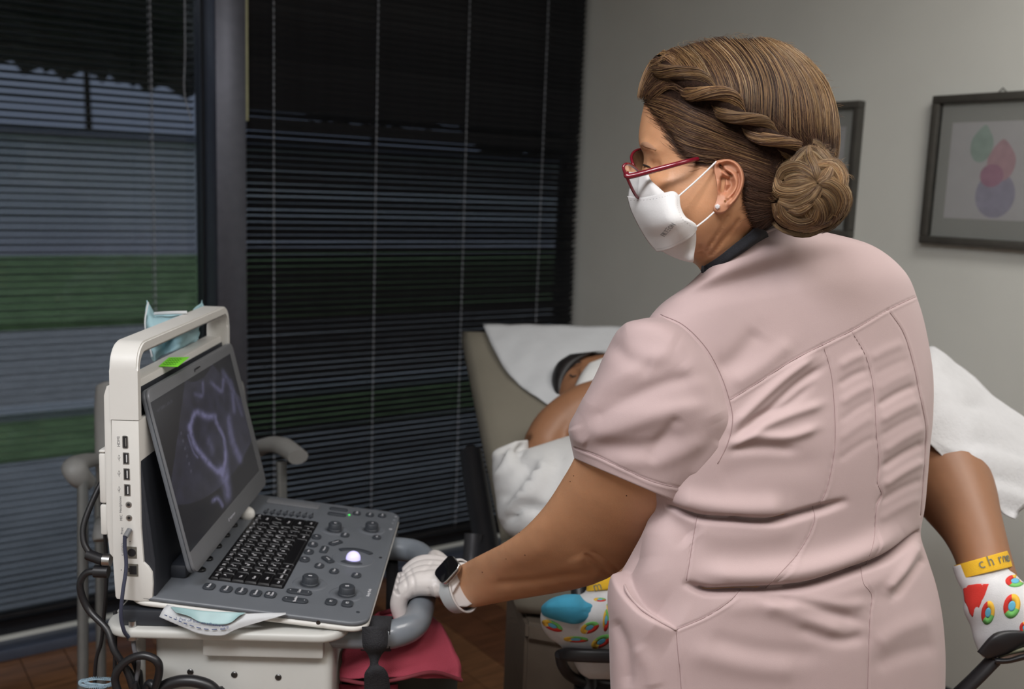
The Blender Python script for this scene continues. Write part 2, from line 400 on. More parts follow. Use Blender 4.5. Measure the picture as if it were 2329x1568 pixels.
# oval function keys
def oval(cx, cy, su, sv, lt='', r=None, ts=.0052, name='function_button'):
    u, v = c6(cx, cy); o = prism(name, rrect(-su/2, su/2, -sv/2, sv/2, r or min(su, sv)*.48, 5), 0, .0032, M_btn, mach, .0009, 2, None)
    o.matrix_basis = dm(u, v)
    for i, s in enumerate(lt.split('|')) if lt else []: text('legend', s, ts, M_ink, o, Matrix.Translation((0, (.5*(len(lt.split('|'))-1)-i)*ts*.95, .0033)), .00004)
    return o
for cx, cy, lt in ((75, 1005, 'Probe'), (265, 1035, 'Patient'), (430, 1055, 'Report'), (590, 1080, 'Review'), (750, 1095, 'End|Exam')): oval(cx, cy, .0195, .0165, lt, .006, .0056)
for cx, cy, lt in ((1420, 1175, 'P1'), (1600, 1195, 'P2')): oval(cx, cy, .0195, .0165, lt, .006, .006)
for cx, cy, lt in ((1070, 1065, 'Scale'), (1025, 1155, 'Baseline')):
    o = oval(cx, cy, .014, .037, lt, .0068, .0056, 'rocker_button')
    for s in (-1, 1): lathe('dot', [(.0007, 0), (.0007, .0001)], M_ink, o, 8, Matrix.Translation((0, s*.013, .0033)))
for cx, cy, lt in ((1505, 150, 'Depth'), (1485, 205, 'Gain')): oval(cx, cy, .011, .033, '', .005, .005, 'rocker_button')
for cx, cy, lt in ((1260, 455, 'B'), (1220, 540, 'CFM'), (1175, 620, 'PW'), (1130, 705, 'M')): oval(cx, cy, .019, .0155, lt, .007, .005, 'mode_button')
for cx, cy, lt in ((1575, 435, 'Dual'), (1925, 460, 'Set'), (1705, 195, 'Quad'), (1850, 210, 'Print'), (1985, 220, 'Save'), (1290, 775, 'Body'), (1455, 835, 'Clear'), (1700, 880, 'Text')): oval(cx, cy, .0175, .0145, lt, .007, .005)
for cx, cy, lt, a in ((1470, 520, 'Cursor', 35), (1345, 595, 'Measure', 0), (1385, 705, 'Trace', -40)):
    o = oval(cx, cy, .026, .0125, lt, .004, .0048, 'curved_button'); o.matrix_basis = o.matrix_basis @ Matrix.Rotation(R_(-a), 4, 'Z')
tbu, tbv = c6(1665, 690)
def arcpiece(rad, a0, a1, wd, name):
    pts = [(rad*math.cos(R_(a)), rad*math.sin(R_(a))) for a in np.linspace(a0, a1, 9)]+[((rad-wd)*math.cos(R_(a)), (rad-wd)*math.sin(R_(a))) for a in np.linspace(a1, a0, 9)]
    o = prism(name, pts, 0, .003, M_btn, mach, .0008, 2); o.matrix_basis = dm(tbu, tbv); return o
arcpiece(.042, -42, 42, .010, 'arc_button'); arcpiece(.027, 140, 220, .009, 'arc_button')
o = lathe('trackball_ring', [(.034, 0), (.033, .0012), (.02, .0016), (.0125, .001), (.0118, 0)], M_dgrey, mach, 40); o.matrix_basis = dm(tbu, tbv)
o = lathe('trackball', [(.0117, 0)]+[(.0117*math.cos(a), .0015+.0117*math.sin(a)) for a in np.linspace(0, 1.5, 9)], mat('lit lilac trackball', (.55, .52, .8), .25, emit=(.60, .55, 1), estr=.75, coat=.5), mach, 28); o.matrix_basis = dm(tbu, tbv)
def knob(cx, cy, r, h, lt='', ring=0, ribs=24):
    u, v = c6(cx, cy)
    if ring:
        q = lathe('knob_dish', [(r*2.05, 0), (r*1.9, .0012), (r*1.7, .0013), (r*1.25, .0003), (r*1.2, 0)], M_dgrey, mach, 48); q.matrix_basis = dm(u, v)
    V = []; Fc = []; seg = ribs*2; prof = [(r*1.02, 0), (r*1.02, h*.18), (r*.97, h*.25), (r*.95, h*.86), (r*.84, h), (r*.5, h+.0002), (.0001, h+.0002)]
    for k, (rr, zz) in enumerate(prof):
        for j in range(seg):
            q = rr*(1-.05*(j % 2)*(2 <= k <= 3)); V.append((q*math.cos(2*math.pi*j/seg), q*math.sin(2*math.pi*j/seg), zz))
    for k in range(len(prof)-1):
        for j in range(seg): Fc.append((k*seg+j, k*seg+(j+1) % seg, (k+1)*seg+(j+1) % seg, (k+1)*seg+j))
    o = mesh('knob', V, Fc, M_btn, mach, auto=30); o.matrix_basis = dm(u, v)
    if lt: text('legend', lt, .0075, M_ink, o, Matrix.Translation((0, 0, h+.0003)), .00004)
knob(1185, 965, .0125, .013, 'B', 1); knob(1590, 1080, .0125, .013, '%', 1); knob(1460, 370, .0118, .013, 'A', 1); knob(1865, 370, .0118, .013, 'o', 1)
for cx, cy in ((375, 320), (290, 430), (200, 550), (100, 690), (20, 810)):
    u, v = c6(cx, cy); o = lathe('soft_key', [(.0075, 0), (.0075, .003), (.0065, .0038), (.0001, .004)], M_key, mach, 20); o.matrix_basis = dm(u-.004, v-.004)
for k in range(8):
    cx = 700+k*71; cy = 182+k*7.2; u, v = c6(cx, cy); o = prism('slider_slot', rrect(-.0155, .0155, -.0013, .0013, .001, 2), 0, .0003, M_port, mach, 0, 1); o.matrix_basis = dm(u+.008, v)
    o = box('slider', -.003, .003, -.0035, .0035, 0, .005, M_btn, mach, .001, 1); o.matrix_basis = dm(u, v)
o = lathe('status_light', [(.0018, 0), (.0018, .0008), (.0001, .0011)], mat('green status light', (.02, .5, .05), .4, emit=(.08, 1, .15), estr=1.2), mach, 12); o.matrix_basis = dm(*c6(1622, 205))
u, v = c6(1840, 1062); text('deck_print', 'Body Mark', .0062, M_ink, mach, dm(u, v, .0002), .00004)
for cx, cy, r in ((2130, 222, .0018), (2115, 260, .0014), (2100, 296, .0011), (2073, 360, .0028)): text('deck_print', 'o', r*4, M_ink, mach, dm(*c6(cx, cy), .0002), .00004)
for cx, cy, r, m_ in ((1718, 1278, .0028, M_btn), (1967, 675, .0026, M_port)):
    o = lathe('deck_screw', [(r, 0), (r, .0006), (r*.7, .0009), (.0001, .0009)], m_, mach, 16); o.matrix_basis = dm(*c6(cx, cy))
# upper palm-rest ledge beyond the sliders
u0_, v0_ = c6(720, 45); u1_, v1_ = c6(1290, 130)
o = prism('deck_ledge', rrect(-.012, .012, -abs(v1_-v0_)/2, abs(v1_-v0_)/2, .003, 3), 0, .0022, M_bezel, mach, .0009, 2); o.matrix_basis = dm((u0_+u1_)/2, (v0_+v1_)/2)
# screen
def LV(u, v, z): return Vector((u, -v, z))
s0 = np.array([.046, .024]); s1 = np.array([-.016, .284])          # (v, z) of the front face, bottom and top
sd = (s1-s0)/np.linalg.norm(s1-s0); SH = float(np.linalg.norm(s1-s0))
SX = frame(LV(0, s0[0], s0[1]), (1, 0, 0), (0, -sd[0], sd[1]), (0, -sd[1], -sd[0]))   # x = u, y = up the screen, z = out of the screen
SU0, SU1 = .026, .462
prism('screen_back', rrect(SU0, SU1, 0, SH, .014, 6), -.011, -.004, M_dgrey, mach, .003, 2, SX)
scr = prism('screen_bezel', rrect(SU0, SU1, 0, SH, .014, 6), -.004, .001, M_bezel, mach, .0015, 2, SX)
def ons(x, y):
    o = LW(0, s0[0], s0[1]); nn = DV*sd[1]-DZ*sd[0]; r = ray(x, y); q = CAM+r*(((o-CAM)@nn)/(r@nn))-o
    return q@DU, q@(DV*sd[0]+DZ*sd[1])
g = [ons(340, 921), ons(521, 802), ons(586, 1065), ons(433, 1264)]
gx0 = (g[0][0]+g[3][0])/2; gx1 = (g[1][0]+g[2][0])/2; gy1 = (g[0][1]+g[1][1])/2; gy0 = (g[2][1]+g[3][1])/2
# the scan on the display, as colours on a fine grid
NX, NY = 200, 150; ii, jj = np.meshgrid(np.arange(NX), np.arange(NY)); X = (ii+.5)/NX; Y = 1-(jj+.5)/NY     # X right, Y down
rng = np.random.default_rng(3)
def stroke(X, Y, pts, wd, soft=1.0):
    q = cat(pts, 60); d = np.full(X.shape, 9.0)
    for a, b_ in zip(q[:-1], q[1:]):
        ab = b_-a; t = np.clip(((X-a[0])*ab[0]+(Y-a[1])*ab[1])/(ab@ab+1e-9), 0, 1); d = np.minimum(d, np.hypot(X-a[0]-t*ab[0], (Y-a[1]-t*ab[1])))
    return np.exp(-(d/wd)**2*soft)
def smooth_noise(shape, k):
    a = rng.random((shape[0]//k+3, shape[1]//k+3)); yi = np.arange(shape[0])/k; xi = np.arange(shape[1])/k
    y0 = yi.astype(int); x0 = xi.astype(int); fy = (yi-y0)[:, None]; fx = (xi-x0)[None]
    return (a[y0][:, x0]*(1-fy)*(1-fx)+a[y0+1][:, x0]*fy*(1-fx)+a[y0][:, x0+1]*(1-fy)*fx+a[y0+1][:, x0+1]*fy*fx)
img = np.zeros(X.shape)
ang = np.arctan2(X-.55, Y+.25); rad = np.hypot(X-.55, Y+.25)
fan = (np.abs(ang) < .62)*(rad > .3)*(rad < 1.08)
img += .10*fan*(.4+smooth_noise(X.shape, 9))
for pts, wd, a in (([(.30, .30), (.40, .24), (.50, .31), (.60, .36)], .022, .75), ([(.30, .30), (.30, .42), (.38, .58), (.46, .70), (.52, .74)], .02, .8), ([(.60, .40), (.64, .55), (.60, .68), (.52, .76)], .018, .7),
                   ([(.52, .74), (.53, .86), (.52, .92)], .045, .6), ([(.62, .66), (.56, .82)], .03, .35), ([(.34, .86), (.40, .88), (.43, .95)], .016, .7), ([(.76, .45), (.74, .62), (.78, .78)], .035, .5), ([(.84, .1), (.90, .25), (.86, .42)], .025, .35),
                   ([(.66, .12), (.76, .22), (.82, .16)], .02, .4), ([(.46, .48), (.48, .56)], .03, .25), ([(.44, .12), (.52, .16), (.56, .08)], .014, .35), ([(.26, .34), (.27, .46), (.30, .52)], .008, .5), ([(.92, .2), (.95, .5)], .02, .2)):
    img += a*stroke(X, Y, pts, wd)*(.55+.7*smooth_noise(X.shape, 4))
img *= .8+.4*rng.random(X.shape)
img = np.clip(img, 0, 1)
hud = ((np.abs(Y-.07) < .012)*(X > .03)*(X < .2)*(rng.random(X.shape) > .4)).astype(float)*.25+((np.abs(X-.2) < .008)*(Y > .25)*(Y < .6)*(jj % 8 < 3))*.3
base = .035  # grey lift that paints reflection haze into the display colours
colr = np.stack([base+(.34*img+.2*hud), base+(.33*img+.2*hud), base*1.2+(.60*img+.26*hud), np.ones_like(img)], -1)
GX = np.linspace(gx0, gx1, NX+1); GY = np.linspace(gy0, gy1, NY+1)
V = [(SX @ Vector((x, y, .0014))) for y in GY for x in GX]
Fc = [(j*(NX+1)+i, j*(NX+1)+i+1, (j+1)*(NX+1)+i+1, (j+1)*(NX+1)+i) for j in range(NY) for i in range(NX)]
M_disp = mat('display glass', (.01, .01, .012), .16, attr=None, spec=.6)
nt = M_disp.node_tree; an = nt.nodes.new('ShaderNodeAttribute'); an.attribute_name = 'scan'; nt.links.new(an.outputs['Color'], nt.nodes['Principled BSDF'].inputs['Emission Color']); nt.nodes['Principled BSDF'].inputs['Emission Strength'].default_value = .30
disp = mesh('display', V, Fc, M_disp, scr, smooth=False)
ca = disp.data.color_attributes.new('scan', 'FLOAT_COLOR', 'CORNER'); ca.data.foreach_set('color', np.repeat(colr.reshape(-1, 4), 4, axis=0).ravel().astype(np.float32))
u_, y_ = ons(525, 1170); tube('bezel_mark', [SX @ Vector((u_-.012+.03*t, y_-.004+.0022*math.sin(t*34)*(1-t*.5), .0011)) for t in np.linspace(0, 1, 60)], .0004, mat('pale bezel print', (.30, .30, .33), .6), mach, 5); lathe('bezel_emblem', [(.0028, .001), (.0026, .0014), (.0001, .0014)], mat('pale bezel print'), mach, 5, SX @ Matrix.Translation((u_-.018, y_-.004, 0)))
# webcam latch on the top bezel
u_, y_ = ons(445, 838); tube('latch', [SX @ Vector((u_-.012, y_-.004, .001)), SX @ Vector((u_-.012, y_, .003)), SX @ Vector((u_+.012, y_, .003))], .0011, M_port, mach, 6)
for s in (.10, .38): box('hinge', s-.03, s+.03, -.02, .02, -.002, .02, M_navy, mach, .006, 2)
o = lathe('white_cap', [(.0115, 0), (.0135, .004)]+[(.0135*math.cos(a), .006+.0135*math.sin(a)) for a in np.linspace(0, 1.5, 8)], M_white, mach, 24)
_u, _v = ond(562, 1168, .008); o.matrix_basis = dm(_u, _v)
# upright body slab and wrap-round handle
pf = [(-.056, .0), (-.054, -.004), (-.02, -.007), (-.010, -.006), (-.005, 0), (-.004, .02), (-.005, .036), (-.010, .044), (-.016, .05), (-.0185, .10), (-.0185, .248), (-.055, .248), (-.058, .05)]
prism('body', [(-a, b_) for a, b_ in pf], 0, .46, M_white, mach, .002, 2, None, axes=(1, 2, 0))
def hpath(u0, u1, z0, z1, r, n=8):
    pts = [(u0, z0)]+[(u0+r-r*math.cos(R_(a)), z1-r+r*math.sin(R_(a))) for a in np.linspace(0, 90, n)]+[(u1-r+r*math.sin(R_(a)), z1-r+r*math.cos(R_(a))) for a in np.linspace(0, 90, n)]+[(u1, z0)]
    return pts
bm = bmesh.new()
out_ = hpath(0, .46, .2488, .352, .034); inn = hpath(.011, .449, .2488, .337, .022); n = len(out_)
vs = [[bm.verts.new((p[0], -v, p[1])) for p in L_] for v in (-.056, -.0185) for L_ in (out_, inn)]
for i in range(n-1):
    bm.faces.new((vs[0][i], vs[0][i+1], vs[1][i+1], vs[1][i])); bm.faces.new((vs[2][i], vs[2][i+1], vs[3][i+1], vs[3][i]))
    bm.faces.new((vs[0][i], vs[0][i+1], vs[2][i+1], vs[2][i])); bm.faces.new((vs[1][i], vs[1][i+1], vs[3][i+1], vs[3][i]))
for i in (0, n-1): bm.faces.new((vs[0][i], vs[1][i], vs[3][i], vs[2][i]))
bmesh.ops.recalc_face_normals(bm, faces=bm.faces)
es = [e for e in bm.edges if len(e.link_faces) == 2 and e.calc_face_angle(0) > 1.2 and min(v.co.z for v in e.verts) > .2489]
bmesh.ops.bevel(bm, geom=es, offset=.0022, segments=2, affect='EDGES')
hand_ = frombm('carry_handle', bm, M_white, mach)
prism('handle_lining', [(-a, b_) for a, b_ in ((-.053, .3355), (-.053, .337), (-.0215, .337), (-.0215, .3355))], .03, .43, M_bezel, mach, 0, 1, None, axes=(1, 2, 0))
box('upper_body', .011, .449, .030, .056, .2488, .297, M_white, mach, .003, 2)
prism('front_panel', [(-a, b_) for a, b_ in ((-.031, 0), (-.002, 0), (-.002, .05), (-.0295, .286), (-.031, .286))], .004, .456, M_navy, mach, .001, 1, None, axes=(1, 2, 0))
prism('back_shell', [(-a, b_) for a, b_ in ((-.0562, .05), (-.064, .06), (-.067, .10), (-.066, .28), (-.062, .293), (-.0562, .296))], .004, .456, M_white, mach, .002, 2, None, axes=(1, 2, 0))
for z0, z1 in ((.13, .20), (.20, .205), (.085, .128)): box('rear_socket_block', .006, .12, .066, .076, z0, z1, M_white, mach, .003, 2)
# ports on the near side face
def port(x, y): _, v, z = onu(x, y, 0); return v, z
FX = lambda v, z, d=0: frame((-.0002-d, -v, z), (0, 0, 1), (0, 1, 0), (-1, 0, 0))     # x = up, y = back, z = out of the face
def recess(name, x, y, wz, wv, r, inner=None, rim=M_steel):
    v, z = port(x, y); o = prism(name, rrect(-wz/2, wz/2, -wv/2, wv/2, r, 3), 0, .0006, rim, mach, .0002, 1, FX(v, z))
    prism('socket', rrect(-wz/2+.0012, wz/2-.0012, -wv/2+.0012, wv/2-.0012, max(r-.0012, .0002), 3), .0006, .0009, M_port, o, 0, 1, FX(v, z))
    if inner: prism('contact_tongue', rrect(-wz*.32, wz*.32, -wv*.08-.001, wv*.08-.001, .0003, 2), .0009, .0013, inner, o, 0, 1, FX(v, z))
    return v, z
recess('hdmi_port', 285, 1006, .018, .0078, .002, M_steel)
for y in (1043, 1079, 1115): recess('usb_port', 287+(y-1043)*.04, y, .0165, .0085, .0008, mat('white contact', (.6, .6, .6), .5))
def jack(name, x, y, r):
    v, z = port(x, y); o = lathe(name, [(r, 0), (r*.95, .001), (r*.5, .0011), (r*.48, .0004), (.0001, .0003)], M_steel, mach, 20, FX(v, z)); lathe('hole', [(r*.5, .0006), (r*.5, .0012), (.0001, .0012)], M_port, o, 14, FX(v, z)); return v, z
jack('headphone_jack', 293, 1148, .0042); jack('microphone_jack', 294, 1178, .0042)
v, z = port(300, 1257); prism('svideo_plate', rrect(-.0085, .0085, -.0068, .0068, .0006, 2), 0, .0006, mat('tin plate', (.30, .30, .27), .4, .8, noise=.1), mach, .0002, 1, FX(v, z))
lathe('svideo_socket', [(.0056, .0006), (.0054, .0014), (.0044, .0014), (.0043, .0008), (.0001, .0008)], M_port, mach, 20, FX(v, z))
v, z = port(302, 1297); prism('network_plate', rrect(-.009, .009, -.0075, .0075, .0006, 2), 0, .0006, mat('tin plate'), mach, .0002, 1, FX(v, z))
prism('network_socket', [(-.006, -.0055), (.006, -.0055), (.006, .004), (.003, .004), (.003, .0058), (-.003, .0058), (-.003, .004), (-.006, .004)], .0006, .001, M_port, mach, 0, 1, FX(v, z))
for x, y, s, lt in ((270, 1005, .0058, 'HDMI'), (274, 1148, .0047, 'Headphones'), (276, 1178, .0050, 'MIC'), (278, 1208, .0050, 'Print'), (280, 1250, .0050, 'S-VIDEO')):
    v, z = port(x, y); text('port_print', lt, s, M_dink, mach, FX(v, z), .00004)
for y in (1043, 1079, 1115):
    v, z = port(271, y); q = FX(v, z); g = [tubegeo([(-.004, 0, 0), (.004, 0, 0)], .0002, 4), tubegeo([(-.002, 0, 0), (0, .0015, 0), (.002, .0015, 0)], .0002, 4), tubegeo([(-.001, 0, 0), (.001, -.0014, 0), (.0025, -.0014, 0)], .0002, 4), tubegeo([(.004, 0, 0), (.0048, 0, 0)], .0006, 6)]
    V, Fc = join(g); mesh('usb_mark', [q @ Vector(p) for p in V], Fc, M_dink, mach)
v, z = port(296, 1232); lathe('pin_hole', [(.0007, 0), (.0007, .0002)], M_port, mach, 8, FX(v, z)); v, z = port(276, 1297); lathe('pin_hole', [(.0007, 0), (.0007, .0002)], M_port, mach, 8, FX(v, z))
# cart
cart = empty('equipment_cart', LW(.2, .1, -.91), PSI, label='white and grey wheeled equipment cart under the ultrasound machine', cat='cart')
CM = W2L(cart) @ Matrix.Translation(Vector(DO)) @ Matrix.Rotation(PSI, 4, 'Z')
M_cart = mat('cart white metal', (.50, .50, .475), .45, noise=.05, nscale=10)
prism('top_shelf', rrect(-.012, .45, -.262, .075, .04, 6), -.056, -.0425, M_cart, cart, .005, 3, CM)
box('machine_dock', .0, .44, -.03, .052, -.0425, -.0185, M_navy, cart, .004, 2, CM)
col = box('column', .022, .34, -.238, .012, -.42, -.0565, M_cart, cart, .012, 3, CM)
box('rail_bracket', .008, .40, -.228, -.06, -.088, -.0565, M_cart, cart, .003, 2, CM)
box('lower_column', .10, .28, -.18, -.02, -.80, -.42, M_cart, cart, .012, 3, CM)
M_bolt = mat('dark bolt', (.10, .10, .10), .35, .9, noise=.1)
def face_u(x, y, u): a, v, z = onu(x, y, u); return v, z
for x, y, u in ((433, 1529, .022), (533, 1535, .022), (633, 1541, .022), (434, 1450, .022), (724, 1417, -.012)):
    v, z = face_u(x, y, u); q = CM @ frame((u, -v, z), (0, 0, 1), (0, 1, 0), (-1, 0, 0))
    o = lathe('bolt', [(.0046, 0), (.0046, .001), (.0036, .0019), (.0017, .0021), (.0016, .001), (.0001, .001)] if y > 1455 else [(.0032, 0), (.003, .0006), (.0001, .0004)], M_bolt, cart, 18, q)
M_tube = mat('grey handle rubber', (.17, .19, .215), .33, noise=.05, nscale=20, coat=.3)
zt = -.066; hp = [(.045, .225), (.043, .30), (.050, .325), (.078, .348), (.13, .354), (.22, .354), (.31, .352), (.36, .338), (.385, .31), (.39, .24)]
tube('push_handle', [CM @ Vector((a, -b_, zt)) for a, b_ in hp], .0205, M_tube, cart, 20, n=60)
tube('rail_core', [CM @ Vector((.045, -.20, zt)), CM @ Vector((.045, -.232, zt))], .0165, M_steel, cart, 16)
for sx_, sy_ in ((-1, -1), (-1, 1), (1, -1), (1, 1)):
    tube('base_leg', [CM @ Vector((.19, -.1, -.80)), CM @ Vector((.19+sx_*.22, -.1+sy_*.2, -.84))], .022, M_cart, cart, 10)
    q = CM @ Matrix.Translation((.19+sx_*.22, -.1+sy_*.2, -.87)) @ Matrix.Rotation(R_(90), 4, 'X')
    lathe('caster_wheel', [(.02, -.012), (.036, -.012), (.038, -.008), (.038, .008), (.036, .012), (.02, .012)], mat('caster rubber', (.04, .04, .04), .7, noise=.1), cart, 20, q)
# pale pole with steel coupling behind the cart's near edge
v1, z1 = face_u(318, 1420, .03)[0], -.05
pole = empty('cable_pole', LW(.05, -.045, -.91), PSI, label='slim pale pole with bright steel coupling at the cart\'s near left corner', cat='pole')
PM = W2L(pole) @ Matrix.Translation(Vector(DO)) @ Matrix.Rotation(PSI, 4, 'Z')
def vp(x, y, u):  a, v, z = onu(x, y, u); return PM @ Vector((u, -v, z))
tube('pole', [vp(317, 1412, .03), vp(317, 1800, .03)], .0085, mat('pale pole plastic', (.42, .42, .40), .5, noise=.05), pole, 16)
tube('coupling', [vp(302, 1412, .0), vp(302, 1428, .0), vp(302, 1429, .0), vp(303, 1453, .0)], [.0055, .0055, .0085, .0085], M_steel, pole, 16)
tube('cable_tail', [vp(303, 1455, .0), vp(306, 1480, .0), vp(315, 1500, .0), vp(312, 1535, .0), vp(300, 1600, .0)], .0032, M_dink, pole, 8, n=24)
# cables
M_cable = mat('black cable rubber', (.012, .012, .014), .38, noise=.1)
M_braid = mat('navy braided cable', (.035, .04, .07), .6, noise=.3, nscale=900)
def wpts(pts, u=None): return [LW(*[(onu(a[0], a[1], a[2]))[k] for k in range(3)]) for a in pts]
def cable(name, pts, r, m, label, n=80, extra=(), cat_='cable'):
    ws = wpts(pts)
    if pts[-1][1] > 1570: e_ = ws[-1].copy(); ws += [np.array([e_[0], e_[1], e_[2]*.45]), np.array([e_[0], e_[1], .012])]; n += 20
    c = empty(name, ws[0], 0, label=label, cat=cat_); tube('cord', ws, r, m, c, 10, n=n, world=True); 
    for nm, a, b_, rr, mm in extra: tube(nm, wpts([a, b_]), rr, mm, c, 14, world=True)
    return c
cable('video_cable', [(248, 1075, .06), (225, 1110, .05), (193, 1185, .03), (190, 1230, .02), (205, 1262, .015)], .0042, M_cable, 'black video cable looping behind the machine into a steel collar connector', 50, (('connector_boot', (200, 1262, .016), (235, 1275, .01), .0075, M_cable), ('connector_collar', (235, 1274, .01), (252, 1275, .01), .0085, M_steel)))
cable('power_cable', [(222, 1300, .01), (195, 1305, .01), (182, 1335, .01), (200, 1385, .01), (243, 1432, .0), (260, 1480, -.01), (285, 1520, -.01), (300, 1560, -.01), (310, 1620, -.01)], .0048, M_cable, 'thick black power cable dropping from the machine\'s lower back', 80, (('plug_boot', (215, 1300, .01), (247, 1301, .01), .0085, M_cable),))
cable('looped_cable', [(300, 1640, -.02), (275, 1590, -.02), (262, 1540, -.02), (290, 1503, -.02), (330, 1492, -.02), (361, 1512, -.02), (355, 1560, -.01), (330, 1620, .0)], .0055, M_cable, 'black cable looping in a round coil at the cart\'s near corner', 80)
cable('hanging_cable', [(232, 1090, .08), (236, 1180, .08), (243, 1300, .08), (232, 1450, .08), (215, 1580, .08)], .0028, M_cable, 'thin straight black cable hanging behind the machine', 50)
cable('hanging_cable', [(262, 1390, .04), (262, 1460, .03), (262, 1640, .03)], .0028, M_cable, 'thin black cable hanging just left of the pale pole', 30)
cable('audio_cable', [(284, 1219, -.012), (284, 1245, -.012), (287, 1290, -.014), (279, 1350, -.022), (275, 1400, -.024), (282, 1435, -.02), (292, 1450, -.012)], .0026, M_braid, 'navy braided cable plugged into the print jack on the machine side', 60, (('plug', (295, 1205, -.002), (285, 1222, -.012), .0036, M_bezel),))
cable('tangled_cable', [(318, 1600, .0), (310, 1560, .0), (296, 1530, .0), (284, 1512, .0), (300, 1500, .0), (312, 1530, .01), (322, 1600, .01)], .004, M_cable, 'short bent black cable knotted inside the larger cable coil', 60)
co = []
for t in np.linspace(0, 1, 260):
    a = t*2*math.pi*1.5; co.append(LW(*onu(215+38*math.cos(a)+18*t, 1556+9*math.sin(a)-6*t, .02))+np.array([0, 0, 1])*.0022*math.sin(t*520)+DV*.0022*math.cos(t*520))
c = empty('coiled_cord', co[0], 0, label='pale blue coiled thin cord lying at the bottom left below the machine', cat='cord'); tube('cord', co, .0014, mat('pale blue cord', (.25, .35, .42), .6, noise=.2), c, 6, world=True)
c = empty('curved_hose', LW(.0, .05, -.14), 0, label='thick dark hose arching across the cart column at the bottom edge', cat='hose'); tube('hose', wpts([(352, 1640, .0), (362, 1575, .0), (400, 1552, -.0), (450, 1552, -.0), (490, 1575, .0), (505, 1640, .0)])+[LW(*onu(508, 1660, .0))-np.array([0, 0, .35])], .0085, M_cable, c, 14, n=60, world=True)
# green sticky note
c = [onz(x, y, DO[2]+.2976) for x, y in ((361, 834), (384, 814), (431, 813), (404, 835))]
note = empty('sticky_note', c[0], 0, label='small bright green sticky note on the machine\'s white top edge', cat='note')
V = c+[p+np.array([0, 0, .0006]) for p in c]; mesh('paper', V, [(0, 1, 2, 3), (7, 6, 5, 4), (0, 4, 5, 1), (1, 5, 6, 2), (2, 6, 7, 3), (3, 7, 4, 0)], mat('neon green paper', (.25, .85, .04), .6, emit=(.2, .8, .02), estr=.0), note, smooth=False, world=True)
e1 = c[3]-c[0]; e2 = c[1]-c[0]
g = []
for k in range(4):
    a = c[0]+e1*.12+e2*(.2+.2*k)+np.array([0, 0, .0009]); g.append(tubegeo([a+e1*t+e2*.04*math.sin(t*40+k) for t in np.linspace(0, .7, 24)], .0003, 4))
V, Fc = join(g); mesh('handwriting', V, Fc, mat('green pen ink', (.08, .3, .03), .6), note, world=True)

# ------------------------------------------------------------------ soft things on the cart
def pairloft(sec, n=40, seg=28, ex=1.0, caps=True, closed_ends=True):
    """solid whose cross-sections are rings: each control row = (xl, yl, xr, yr, dl, dr, bf, bb): the two outline points with their
    distances, and how far the ring bulges to the near and to the far side in metres"""
    q = cat(sec, n); V = []
    for r in q:
        a = P(r[0], r[1], r[4]); b = P(r[2], r[3], r[5]); m_ = (a+b)/2; h = (b-a)/2; vd = (m_-CAM)/np.linalg.norm(m_-CAM)
        for j in range(seg):
            t = 2*math.pi*j/seg; c = math.cos(t); s = math.sin(t); c2 = math.copysign(abs(c)**ex, c); s2 = math.copysign(abs(s)**ex, s)
            V.append(m_+h*c2-vd*(s2*(r[6] if s > 0 else r[7])))
    Fc = [(i*seg+j, i*seg+(j+1) % seg, (i+1)*seg+(j+1) % seg, (i+1)*seg+j) for i in range(n-1) for j in range(seg)]
    if caps: Fc += [tuple(range(seg))[::-1], tuple((n-1)*seg+j for j in range(seg))]
    return V, Fc
def body(name, sec, m, parent, n=40, seg=28, ex=1.0, auto=None):
    V, Fc = pairloft(sec, n, seg, ex); o = mesh(name, V, Fc, m, parent, world=True, auto=auto)
    bm = bmesh.new(); bm.from_mesh(o.data); bmesh.ops.recalc_face_normals(bm, faces=bm.faces); bm.to_mesh(o.data); bm.free(); return o
def sheet(name, rows, m, parent, nu=24, nv=24, th=.0006, wob=0, seed=1, world=True, colf=None):
    """cloth or paper from a grid of control points (world), Catmull-Rom in both directions, with a real thickness"""
    rws = [cat(r, nu) for r in rows]; G = np.array([cat([r[i] for r in rws], nv) for i in range(nu)])
    rg = np.random.default_rng(seed)
    if wob:
        for k in range(7):
            fx, fy, ph = rg.uniform(1, 5), rg.uniform(1, 5), rg.uniform(0, 6); dr = rg.normal(size=3); ii_, jj_ = np.meshgrid(np.linspace(0, 1, nu), np.linspace(0, 1, nv), indexing='ij')
            G += (np.abs(np.sin(fx*ii_*3+fy*jj_*3+ph))-.5)[..., None]*dr*wob/4
    g1 = np.gradient(G, axis=0); g2 = np.gradient(G, axis=1); N = np.cross(g1, g2); N /= np.linalg.norm(N, axis=2)[..., None]+1e-12
    A = G.reshape(-1, 3); B = (G-N*th).reshape(-1, 3); V = list(A)+list(B); o = nu*nv; Fc = []
    for i in range(nu-1):
        for j in range(nv-1):
            a, b, c, d = i*nv+j, (i+1)*nv+j, (i+1)*nv+j+1, i*nv+j+1; Fc += [(a, b, c, d), (o+d, o+c, o+b, o+a)]
    bd = [i*nv for i in range(nu)]+[(nu-1)*nv+j for j in range(1, nv)]+[i*nv+nv-1 for i in range(nu-2, -1, -1)]+[j for j in range(nv-2, 0, -1)]
    for a, b in zip(bd, bd[1:]+bd[:1]): Fc.append((b, a, o+a, o+b))
    return mesh(name, V, Fc, m, parent, world=world)
M_paper = mat('white paper', (.50, .515, .53), .8, noise=.03, nscale=30, bump=.2, bscale=150)
M_teal = mat('pale teal film', (.28, .42, .43), .45, noise=.15, nscale=25)
